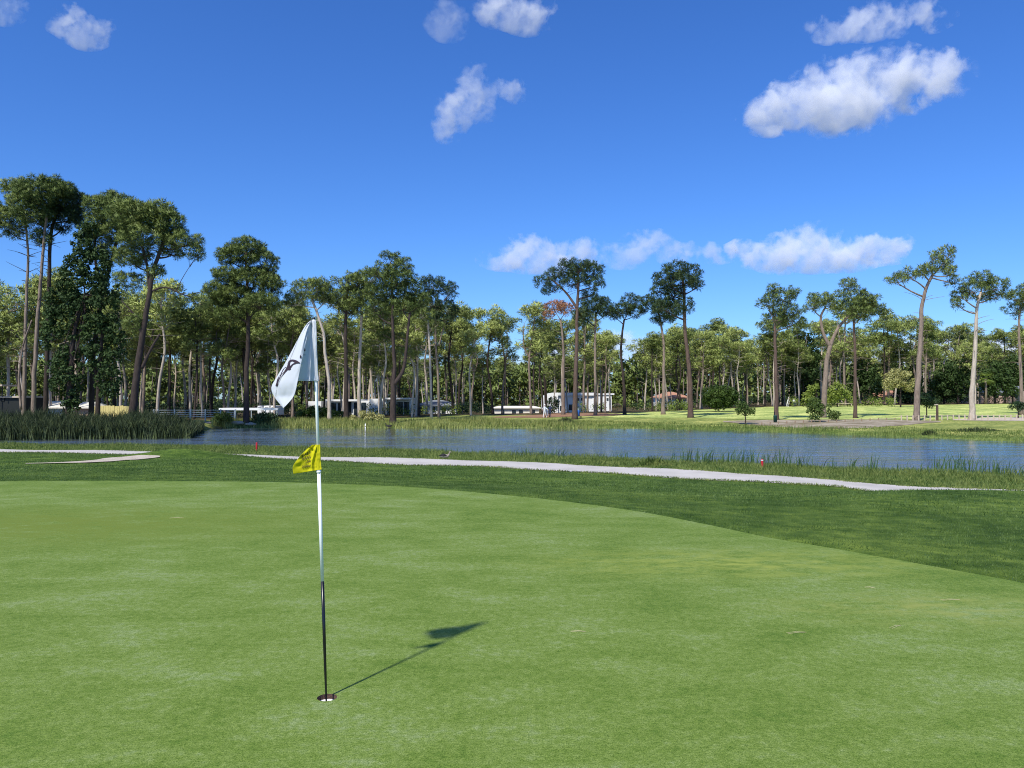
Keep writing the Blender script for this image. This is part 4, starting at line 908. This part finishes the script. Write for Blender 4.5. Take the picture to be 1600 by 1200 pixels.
p = onground(1211, 92); root = empty('litter_bin', p, label='slim dark green litter bin at the foot of the mauve-trunked pine', cat='litter bin'); w = MB(); w.lathe([(0, 0), (.2, 0), (.22, .75), (.24, .78), (.24, .84), (0, .9)], 14); w.build('body', plain('dark_green_paint', (.01, .06, .05), .5), root, True); w = MB(); w.box(-.04, .04, .18, .26, 0, 1.3); w.build('post', M['dark'], root)
p = onground(1310, 160); root = empty('low_barrier', p, label='low pale wooden barrier beyond the fairway under the light green tree', cat='barrier')
for q in (-2.6, 0, 2.6):
    w = MB(); w.box(q - .08, q + .08, -.08, .08, -.1, .55); w.build('post', M['wood_pale'], root)
w = MB(); w.box(-3.2, 3.2, -.13, -.083, .42, .56); w.build('rail', M['wood_pale'], root)

# ------------------------------------------------------------ hazard stakes and marker post
for px, py, h, lab in ((401, 704, .50, 'short red hazard stake left of the flagstick by the near waterline'), (1191, 731, .42, 'short red hazard stake in the grass on the right near bank')):
    p = ground(px, py + 1); root = empty('hazard_stake', p, label=lab, cat='stake', group='red hazard stakes')
    w = MB(); w.lathe([(.055, -.1), (.055, h), (.045, h + .02), (0, h + .03)], 12); w.build('post', M['red'], root, True)
    if px > 1000: w = MB(); w.lathe([(.057, h - .05), (.057, h - .01)], 12); w.build('band', M['white'], root, True)
p = Vector(((571 - 800) / F * 94, 94, WZ)); root = empty('depth_post', p, label='small white post standing in the water at the far shore', cat='post'); w = MB(); w.lathe([(.06, -.4), (.06, .48), (.05, .5), (0, .52)], 10); w.build('shaft', M['white'], root, True); w = MB(); w.lathe([(.065, .10), (.065, .2)], 10); w.build('band', M['wood'], root, True)

# ------------------------------------------------------------ birds
def skin(name, verts, edges, rad, mat, parent=None, sub=2):
    me = bpy.data.meshes.new(name); me.from_pydata(verts, edges, []); o = bpy.data.objects.new(name, me); link(o)
    m = o.modifiers.new('s', 'SKIN'); m.use_smooth_shade = True
    for i, r in enumerate(rad): me.skin_vertices[0].data[i].radius = (r, r) if not isinstance(r, tuple) else r
    me.skin_vertices[0].data[0].use_root = True
    o.modifiers.new('u', 'SUBSURF').levels = sub; o.modifiers['u'].render_levels = sub
    bpy.context.view_layer.update(); me2 = bpy.data.meshes.new_from_object(o.evaluated_get(bpy.context.evaluated_depsgraph_get()))
    bpy.data.objects.remove(o); o = bpy.data.objects.new(name, me2); me2.materials.clear(); me2.materials.append(mat); o.parent = parent; link(o) if parent is None else C.collection.objects.link(o)
    return o
def bird(px, py, Y, s, flip, body, dark, lab, name):
    p = at(px, py, Y); p.z = max(gz(p.x, Y), WZ); root = empty(name, p, label=lab, cat='bird'); f = flip
    V = [(0, 0, .14), (-.13 * f, 0, .15), (-.25 * f, 0, .16), (-.36 * f, 0, .17), (.12 * f, 0, .17), (.20 * f, 0, .23), (.23 * f, 0, .33), (.25 * f, 0, .41), (.30 * f, 0, .41), (.36 * f, 0, .39)]
    V = [tuple(c * s for c in v) for v in V]
    skin('body', V, [(0, 1), (1, 2), (2, 3), (0, 4), (4, 5), (5, 6), (6, 7), (7, 8), (8, 9)], [s * r for r in (.12, .11, .075, .03, .10, .055, .038, .05, .036, .014)], M[body], root)
    w = MB(); w.v = [tuple(c * s for c in v) for v in ((.08 * f, -.13, .20), (-.12 * f, -.15, .19), (-.40 * f, -.05, .20), (-.38 * f, .05, .20), (-.12 * f, .15, .19), (.08 * f, .13, .20), (-.10 * f, 0, .30))]
    w.f = [(0, 1, 6), (1, 2, 6), (2, 3, 6), (3, 4, 6), (4, 5, 6), (5, 0, 6)]; o = w.build('wings', M[dark], root, True); m = o.modifiers.new('t', 'SOLIDIFY'); m.thickness = .02 * s
    for s_ in (-.04, .04): w = MB(); w.tube([(0, s_ * s, .10 * s), (.01 * s, s_ * s, .0)], [.012 * s, .01 * s], 6); w.build('leg', M['wood'], root)
    return root
g = ground(696, 717.2)
bird(696, 716, g.y + .25, .8, 1, 'feather_pale', 'feather_dark', 'pale goose with dark wings resting at the far edge of the path', 'goose')
bird(607, 668, 94.6, 1.25, -1, 'feather_dark', 'feather_dark', 'small black waterbird at the foot of the forked shore pine', 'waterbird')

# ------------------------------------------------------------ people
def person(px, Y, h, label, pose, top, legs, yaw=0, cap=None):
    p = onground(px, Y); root = empty('person', p, yaw, label=label, cat='person', group=None); k = h / 1.75
    sp = {'stand': ((.10, .02), (-.10, -.02), (.28, -.08, 1.05), (-.28, -.05, 1.05)), 'walk': ((.30, .04), (-.30, -.04), (.22, -.30, 1.1), (-.25, .20, 1.05)), 'lean': ((.12, .15), (-.12, -.1), (.12, -.42, .95), (-.02, -.42, .95))}[pose]
    (fx, fy), (gx, gy_), H1, H2 = sp
    ln = -.16 if pose == 'lean' else 0
    V = [(0, 0, .95), (0, ln * .5, 1.15), (0, ln, 1.38), (0, ln * 1.2, 1.50), (0, ln * 1.4, 1.62), (0, ln * 1.4 - .01, 1.70),
         (.09, 0, .90), (fx * .5 + .04, fy - .05, .50), (fx, fy, .08), (fx, fy - .16, .03),
         (-.09, 0, .90), (gx * .5 - .04, gy_ - .05, .50), (gx, gy_, .08), (gx, gy_ - .16, .03),
         (.19, ln, 1.40), ((.19 + H1[0]) / 2 + .04, (ln + H1[1]) / 2 + .04, 1.2), H1, (H1[0], H1[1] - .05, H1[2] - .10),
         (-.19, ln, 1.40), ((-.19 + H2[0]) / 2 - .04, (ln + H2[1]) / 2 + .04, 1.2), H2, (H2[0], H2[1] - .05, H2[2] - .10)]
    E = [(0, 1), (1, 2), (2, 3), (3, 4), (4, 5), (0, 6), (6, 7), (7, 8), (8, 9), (0, 10), (10, 11), (11, 12), (12, 13), (2, 14), (14, 15), (15, 16), (16, 17), (2, 18), (18, 19), (19, 20), (20, 21)]
    Rd = [.14, .13, .15, .06, .10, .085, .095, .062, .042, .04, .095, .062, .042, .04, .065, .045, .032, .035, .065, .045, .032, .035]
    bo = skin('body', [tuple(c * k for c in v) for v in V], E, [r * k for r in Rd], M['skin'], root)
    me = bo.data; me.materials.append(M[top]); me.materials.append(M[legs]); me.materials.append(M['hair'])
    for f in me.polygons:
        c = f.center / k
        f.material_index = 2 if c.z < .98 and abs(c.x) < .45 and c.z > .02 and not (c.z < 1.0 and c.z > .85 and abs(c.x) > .22) else (1 if c.z < 1.50 and (c.z > 1.12 or abs(c.x) < .2) else 0)
        if c.z > 1.66: f.material_index = 3
    w = MB(); w.lathe([(.11 * k, 0), (.115 * k, .05 * k), (.09 * k, .11 * k), (0, .13 * k)], 12, (0, ln * 1.4 * k, 1.67 * k)); w.box(-.07 * k, .07 * k, (ln * 1.4 - .2) * k, (ln * 1.4 - .09) * k, 1.665 * k, 1.685 * k); w.build('cap', M[cap or 'white'], root, True)
    return root
person(851, 111, 1.8, 'person in white walking with a golf trolley, left of two', 'walk', 'shirt', 'white', .6)
person(859.5, 112, 1.75, 'person in dark shirt standing behind the golf trolley, right of two', 'stand', 'navy', 'navy', -.3)
person(1230, 156, 1.75, 'person in white leaning to the left at the wood edge', 'lean', 'shirt', 'white', 1.2)
person(1240.5, 155, 1.6, 'person in white shirt and dark trousers beside the leaning one', 'stand', 'shirt', 'navy', .2)
def trolley(px, Y, lab, cloth):
    p = onground(px, Y); root = empty('golf_trolley', p, .3, label=lab, cat='golf trolley')
    w = MB(); w.tube([(0, 0, .25), (0, .12, .95), (0, .14, 1.05)], [.13, .14, .13], 12); w.build('bag', M[cloth], root, True)
    w = MB()
    for i in range(6): a = i; w.tube([(.06 * math.cos(a), .14 + .06 * math.sin(a), .95), (.09 * math.cos(a), .17 + .08 * math.sin(a), 1.3)], [.012, .02], 5)
    w.build('clubs', M['grey_metal'], root)
    w = MB(); w.tube([(0, -.1, .2), (0, -.05, .5), (0, -.55, 1.05)], [.02, .02, .02], 6); w.build('frame', M['dark'], root)
    for s_ in (-.3, .3): w = MB(); w.tube([(s_ - .02, 0, .15), (s_ + .02, 0, .15)], [.15, .15], 14); w.build('wheel', M['dark'], root)
trolley(855.5, 111.5, 'golf trolley with a white bag between the two golfers', 'shirt')
trolley(904.5, 107.5, 'golf trolley with a blue bag behind the foot of the umbrella-crowned pine', 'blue')
# ------------------------------------------------------------ the hole
root = empty('golf_hole', (CUP.x, CUP.y, 0), label='golf hole with white cup liner under the flagstick', cat='golf hole')
w = MB(); w.lathe([(.054, .0045), (.0545, -.01), (.053, -.026)], 40); w.build('soil_ring', M['soil'], root, True)
w = MB(); w.lathe([(.056, -.024), (.0525, -.024), (.0515, -.13), (.02, -.13), (0, -.13)], 40); w.build('liner', M['white'], root, True)
# ------------------------------------------------------------ flagstick
YP = CUP.y
def P_(px, py, dy=0): p = at(px, py, YP + dy); return Vector((p.x - CUP.x, dy, p.z))
root = empty('flagstick', (CUP.x, CUP.y, 0), label='white and black flagstick with white flag and small yellow flag', cat='flagstick')
foot = Vector((0, 0, -.12)); top = P_(490.5, 499); dirp = top - foot
def on(py):                                               # point of the pole seen at a row
    lo_, hi_ = 0, 1
    for _ in range(40):
        m_ = (lo_ + hi_) / 2; q = foot + dirp * m_; d = ray(0, py)
        zc = CAMZ + d.z / d.y * (YP + q.y)
        if q.z < zc: lo_ = m_
        else: hi_ = m_
    return foot + dirp * lo_
pb = on(908)
w = MB(); w.tube([pb, on(737)], [.0092, .0100], 20); w.build('upper_pole', M['pole'], root, True)
w = MB(); w.tube([on(737) + dirp * .0005, top], [.0085, .0080], 20); w.build('upper_pole', M['pole'], root, True)
w = MB(); q = on(737); w.tube([q - dirp * .003, q + dirp * .003], [.0128, .0128], 20); w.build('collar', M['pole'], root, True)
w = MB(); w.tube([foot, on(1088), on(1060), on(1000), pb - dirp * .0005], [.0042, .0050, .0065, .0086, .0093], 20); w.build('lower_pole', M['black'], root, True)
w = MB(); w.tube([top, top + dirp * .0045], [.0095, .007], 16); w.build('cap', M['black'], root, True)
def curve(L, s): 
    Q = catmull([(a, b_, c) for a, b_, c in L], 24); L_ = len(Q) - 1; i = min(int(s * L_), L_ - 1); return Q[i].lerp(Q[i + 1], s * L_ - i)
def patch(name, Lc, Rc, bulge, mat, nu=40, nv=60, ripple=0, parent=root, thick=.0008):
    """cloth between two edges (picture x, picture y, metres nearer or farther than the pole)"""
    QL = [curve(Lc, j / nv) for j in range(nv + 1)]; QR = [curve(Rc, j / nv) for j in range(nv + 1)]
    V = []; IM = []
    for j in range(nv + 1):
        for i in range(nu + 1):
            u = i / nu; v = j / nv; q = QL[j].lerp(QR[j], u); q = Vector((q.x, q.y, q.z * (.6 if q.z < -.02 else 1)))
            dy = q.z + bulge(u, v) + ripple * mnoise.noise(Vector((u * 5, v * 6, 2.5)))
            V.append(P_(q.x, q.y, dy)); IM.append((q.x, q.y))
    Fq = [(j * (nu + 1) + i, (j + 1) * (nu + 1) + i, (j + 1) * (nu + 1) + i + 1, j * (nu + 1) + i + 1) for j in range(nv) for i in range(nu)]
    o = mesh_np(name, [tuple(v) for v in V], Fq, mat, parent, 4, smooth=True)
    m = o.modifiers.new('t', 'SOLIDIFY'); m.thickness = thick; m.offset = 0
    return o, np.array([tuple(v) for v in V]), np.array(IM)
def stick(V, IM, pts, off=-.0016):
    off = off * 2.6
    out = []
    for x, y in pts:
        d = (IM[:, 0] - x) ** 2 + (IM[:, 1] - y) ** 2; k = np.argsort(d)[:4]; wt = 1 / (d[k] + 1e-3); wt /= wt.sum()
        dy = (V[k, 1] * wt).sum(); out.append(P_(x, y, dy + off))
    return out
# white flag: a shaded panel at the pole that comes towards the viewer, then a lit fold falling away
foldx = [(486, 501, -.010), (482, 514, -.05), (479, 530, -.09), (475, 548, -.13), (471, 566, -.16), (468, 582, -.18), (464.5, 598, -.19), (462, 610, -.185), (457, 622, -.17), (443, 637.5, -.14)]
panel_l = [(486, 501, -.008), (481, 514, -.045), (477, 530, -.08), (472, 548, -.12), (467.5, 566, -.15), (463.5, 582, -.165), (460.5, 595, -.17)]
panel_r = [(493.5, 500, -.010), (494.2, 514, -.0105), (494.8, 530, -.0105), (495.4, 548, -.0105), (496.2, 566, -.0105), (497, 582, -.0105), (498.3, 595.5, -.0105)]
fl, Vp, Ip = patch('flag', panel_l, panel_r, lambda u, v: .018 * math.sin(math.pi * u) * (1 if u < .5 else 1) - .022 * math.exp(-((u - .62) / .09) ** 2) * v, M['flag'], 40, 60, .004)
fold_l = [(485, 501, -.010), (477, 509, -.02), (467, 527, -.02), (456, 548, -.0), (445, 568, .02), (433, 588, .03), (425, 602, .03), (424.5, 611, .02), (430, 622, -.02), (443, 638, -.13)]
fo, Vf, If = patch('fold', fold_l, foldx, lambda u, v: -.035 * math.sin(math.pi * u) * math.sin(math.pi * min(v * 1.15, 1)) , M['flag'], 44, 80, .010, fl)
w = MB()
for k in range(1): pass
hem = [(panel_l[-1][0] + 1, 592.3), (470, 592.6), (480, 592.8), (490, 593), (497, 593.2)]
def stroke(V, IM, pts, wds, mb, off=-.0016):
    Q = catmull([(x, y, w_) for (x, y), w_ in zip(pts, wds)], 5); A = []; B = []
    for i, q in enumerate(Q):
        t = (Q[min(i + 1, len(Q) - 1)] - Q[max(i - 1, 0)]); t.z = 0; t.normalize(); nx, ny = -t.y, t.x
        A.append((q.x + nx * q.z / 2, q.y + ny * q.z / 2)); B.append((q.x - nx * q.z / 2, q.y - ny * q.z / 2))
    A = stick(V, IM, A, off); B = stick(V, IM, B, off)
    for i in range(len(Q) - 1): mb.face([A[i], A[i + 1], B[i + 1], B[i]])
Z = lambda x, y: (420 + x / 7.06, 490 + y / 7.06)
em = MB()
K_ = 1.35
for pts, wd_ in (([(76, 785), (98, 790)], [3.2, 3.2]), ([(88, 785), (97, 745), (110, 715), (128, 690), (160, 662), (185, 632), (205, 608)], [1.4, 2.2, 2.4, 2.6, 2.0, 2.4, 2.8]),
                 ([(205, 615), (222, 598), (245, 580)], [4.6, 4.6, 1.5]), ([(222, 598), (220, 560), (232, 527), (262, 517), (300, 530), (342, 545)], [3.6, 3.0, 2.6, 2.4, 3.2, 1.0]),
                 ([(238, 592), (262, 562), (300, 545), (335, 545)], [2.0, 1.6, 1.6, .8]), ([(128, 690), (142, 650), (165, 610), (190, 588)], [1.2, 1.0, .9, .6]), ([(212, 610), (240, 600)], [4, 3]),
                 ([(352, 455), (350, 478), (346, 492)], [.4, 1.8, .5])):
    stroke(Vf, If, [Z(*p) for p in pts], [x * K_ for x in wd_], em)
em.build('emblem', M['ink'], fl)
w = MB(); w.tube([on(596), top - dirp * .002], [.0122, .0118], 20, False); w.build('sleeve', M['flag'], fl, True)
em = MB()
for pts, wd_ in (([(392, 372), (398, 395)], [.8, 1.6]), ([(384, 405), (404, 405)], [2.6, 3.0]), ([(372, 448), (406, 449)], [.35, .35]), ([(372, 457), (406, 458)], [.35, .35])):
    stroke(Vp, Ip, [Z(*p) for p in pts], wd_, em)
em.build('lettering', M['ink'], fl)
se = MB(); stroke(Vp, Ip, [(463, 592), (475, 592.6), (488, 592.8), (497, 593)], [.45] * 4, se, -.001); stroke(Vp, Ip, [(489.6, 504), (490.4, 540), (491.4, 570), (492.5, 594)], [.5] * 4, se, -.001)
se.build('seam', plain('seam_thread', (.42, .46, .54), .9), fl)
# small yellow flag
yl = [(487.5, 695, -.012), (478, 703, -.03), (470, 711.5, -.05), (463, 720, -.06), (458.5, 727, -.06), (457.3, 733, -.055), (458.6, 740.5, -.05)]
yl2 = [(500, 694.6, -.011), (500.3, 702, -.0115), (500.7, 710, -.0115), (501, 717, -.0115), (501.4, 724, -.0115), (502.2, 730, -.0115), (502.6, 733.5, -.0115)]
yf, Vy, Iy = patch('small_flag', yl, yl2, lambda u, v: -.012 * math.exp(-((u - .66) / .06) ** 2) + .010 * math.sin(math.pi * u), M['yellow'], 60, 40, .006)
def text_on(V, IM, word, x_right, y_base, size, slope, clip):
    cu = bpy.data.curves.new('t', 'FONT'); cu.body = word; cu.size = 1; cu.offset = .012; o = bpy.data.objects.new('t', cu); C.collection.objects.link(o); bpy.context.view_layer.update()
    me = bpy.data.meshes.new_from_object(o.evaluated_get(bpy.context.evaluated_depsgraph_get())); bpy.data.objects.remove(o)
    pts = [(x_right - v.co.x * size, y_base - v.co.y * size * 1.15 + v.co.x * size * slope) for v in me.vertices]
    F3 = [tuple(p.vertices) for p in me.polygons if all(clip(*pts[i]) for i in p.vertices)]
    return stick(V, IM, pts, -.0015), F3
def inside(x, y): return y > np.interp(x, [457, 463, 470, 478, 487], [735, 721, 712.5, 704, 696.5]) and x < 486.2
mb = MB()
for word, xr, yb, sz, sl in (('PLEASE', 486.8, 708.0, 5.2, .42), ('REPAIR', 487.8, 714.8, 5.2, .30), ('BALL', 487.6, 721.6, 5.2, .22), ('MARKS', 488.4, 729.0, 5.2, .17)):
    pts, F3 = text_on(Vy, Iy, word, xr, yb, sz, sl, inside); n = len(mb.v); mb.v += [tuple(p) for p in pts]; mb.f += [tuple(i + n for i in f) for f in F3]
mb.build('lettering', M['ink'], yf)
w = MB(); w.tube([on(734), on(694.6)], [.0128, .0126], 20, False); w.build('sleeve', M['yellow'], yf, True)
# ------------------------------------------------------------ fallen pine needles on the green
for px, py, a, L_, lab in ((915, 988, 0, .085, 'pair of fallen pine needles near the middle of the green'), (1260, 989, .2, .12, 'longer pair of fallen pine needles right of the middle'), (1408, 978, .6, .11, 'bent pine needles near the yellow worn turf'), (1500, 938, .1, .13, 'pine needles nearest the right edge of the green'), (1368, 920, -.4, .07, 'short pine needle lying on the yellow worn turf'), (288, 810, .05, .16, 'pale needle lying on the far left part of the green')):
    p = at(px, py, gy(py, 0)); p.z = .006; w = MB(); L_ *= 1.25
    for s_ in (-.12, .14):
        w.tube([p, p + Vector((math.cos(a + s_ + math.pi) * L_ * .5, math.sin(a + s_ + math.pi) * L_ * .5, .006)), p + Vector((math.cos(a + s_ * .6 + math.pi) * L_, math.sin(a + s_ * .6 + math.pi) * L_, .001))], [.0009, .0011, .0007], 5)
    tag(w.build('fallen_needles', M['straw'], None), lab, 'pine needles', 'fallen needles on the green')
# ------------------------------------------------------------ clouds: real volumes far off
def cloud_mat(name, dens, scale, g=-.2, thr=.5, lobes=(), warp=0):
    n = NT(name); v = n.co()
    a = n.noise(v, scale, 6, .68, 1.0); b = n.noise(v, scale * .35, 3, .5, .4)
    s = None; wv_ = n.n('ShaderNodeTexNoise', {'Vector': v, 'Scale': scale * .8, 'Detail': 5, 'Roughness': .6}).outputs['Color']
    wv_ = n.n('ShaderNodeVectorMath', {0: wv_, 1: (.5, .5, .5)}, operation='SUBTRACT').outputs[0]
    wv_ = n.n('ShaderNodeVectorMath', {0: wv_, 1: (warp, warp, warp)}, operation='MULTIPLY').outputs[0]
    wp = n.n('ShaderNodeVectorMath', {0: v, 1: wv_}, operation='ADD').outputs[0]
    for (cx, cy, cz), (rx, ry, rz) in lobes:              # soft sum of the billows
        mp = n.n('ShaderNodeMapping', {'Vector': wp, 'Location': (-cx / rx, -cy / ry, -cz / rz), 'Scale': (1 / rx, 1 / ry, 1 / rz)}).outputs[0]
        L_ = n.n('ShaderNodeVectorMath', {0: mp}, operation='LENGTH').outputs['Value']
        q = n.math('SUBTRACT', 1, L_, clamp=True); s = q if s is None else n.math('MAXIMUM', s, q)
    f = n.math('ADD', n.math('MULTIPLY', a, 1.75), n.math('MULTIPLY', b, .5))
    f = n.math('SUBTRACT', n.math('ADD', n.math('MULTIPLY', s, 1.32), f), 1.13 + thr)
    d = n.math('MULTIPLY', n.math('MINIMUM', n.math('MAXIMUM', n.math('MULTIPLY', f, 2.4), 0), 1), dens)
    vol = n.n('ShaderNodeVolumePrincipled', {'Color': (1, 1, 1, 1), 'Density': d, 'Anisotropy': g}).outputs[0]
    n.t.links.new(vol, n.out.inputs['Volume']); return n.m
def cloud(L, Y, label, dens=1.0, thr=.34, depth=.9, sc=1.0):
    """lobes in picture pixels at distance Y"""
    s = Y / F; cx = sum(l[0] for l in L) / len(L); cy = sum(l[1] for l in L) / len(L); c = at(cx, cy, Y); bm = bmesh.new(); lb = []
    for px, py, rx, ry in L:
        p = at(px, py, Y) - c; r = (rx * s * 1.35, max(rx * .6, ry) * s * depth, ry * s * 1.5); lb.append(((p.x, p.y, p.z), r))
        m = Matrix.Translation(p) @ Matrix.Diagonal((*r, 1)); bmesh.ops.create_icosphere(bm, subdivisions=3, radius=1.0, matrix=m)
    me = bpy.data.meshes.new('cloud'); bm.to_mesh(me); bm.free(); o = bpy.data.objects.new('cloud', me); o.location = c
    C.collection.objects.link(o); rm = o.modifiers.new('r', 'REMESH'); rm.mode = 'VOXEL'; rm.voxel_size = 9 * s
    mt = cloud_mat('cloud_vapour', dens * 1.35 / (34 * s), sc / (44 * s), thr=thr, lobes=lb, warp=120 * s)
    me.materials.append(mt); tag(o, label, 'cloud', 'fair-weather clouds'); return o
cloud([(1205, 178, 50, 26), (1270, 160, 60, 42), (1335, 142, 65, 52), (1400, 125, 60, 42), (1460, 120, 56, 34), (1315, 180, 50, 26)], 4200, 'largest white cloud, high on the right', thr=.30)
cloud([(1300, 45, 40, 18), (1350, 38, 50, 20), (1400, 22, 55, 26), (1445, 20, 42, 24)], 4200, 'long thin-tailed cloud above the largest one', .7, .36)
cloud([(700, 195, 26, 24), (715, 165, 30, 26), (745, 145, 45, 34), (790, 138, 42, 22)], 4200, 'slanting cloud in the upper middle of the sky', .7, .34)
cloud([(785, 8, 42, 28), (825, 18, 42, 28)], 4200, 'rounded cloud cut by the top edge of the view', .8, .34)
cloud([(700, 25, 34, 30)], 4200, 'faint wispy cloud left of the rounded top one', .35, .38)
cloud([(108, 32, 32, 22), (138, 46, 38, 24), (160, 42, 26, 12)], 4200, 'small ragged cloud in the upper left', .7, .36)
cloud([(8, 8, 34, 24)], 4200, 'wisp of cloud in the top left corner', .45, .38)
cloud([(790, 405, 40, 14), (825, 396, 42, 24), (865, 395, 46, 26), (910, 393, 42, 20)], 6500, 'low cloud over the gap in the trees, behind the umbrella pine', .9, .28)
cloud([(975, 395, 36, 20), (1020, 384, 45, 20), (1065, 390, 45, 14), (1115, 396, 34, 14)], 6500, 'thin flat low cloud between the two thicker low ones', .6, .30)
cloud([(1170, 395, 36, 18), (1220, 396, 50, 24), (1275, 386, 55, 30), (1320, 396, 55, 22), (1385, 388, 40, 20)], 6500, 'thick flat-based low cloud right of centre', 1.0, .26)
cloud([(960, 545, 60, 22), (1030, 550, 80, 26), (860, 575, 90, 22), (1120, 560, 80, 20)], 9000, 'pale cloud bank low behind the pines, centre', .7, .22)
cloud([(1420, 565, 90, 26), (1500, 550, 90, 30), (1590, 555, 90, 30), (1340, 575, 70, 20)], 9000, 'pale cloud bank low behind the right pines', .7, .22)
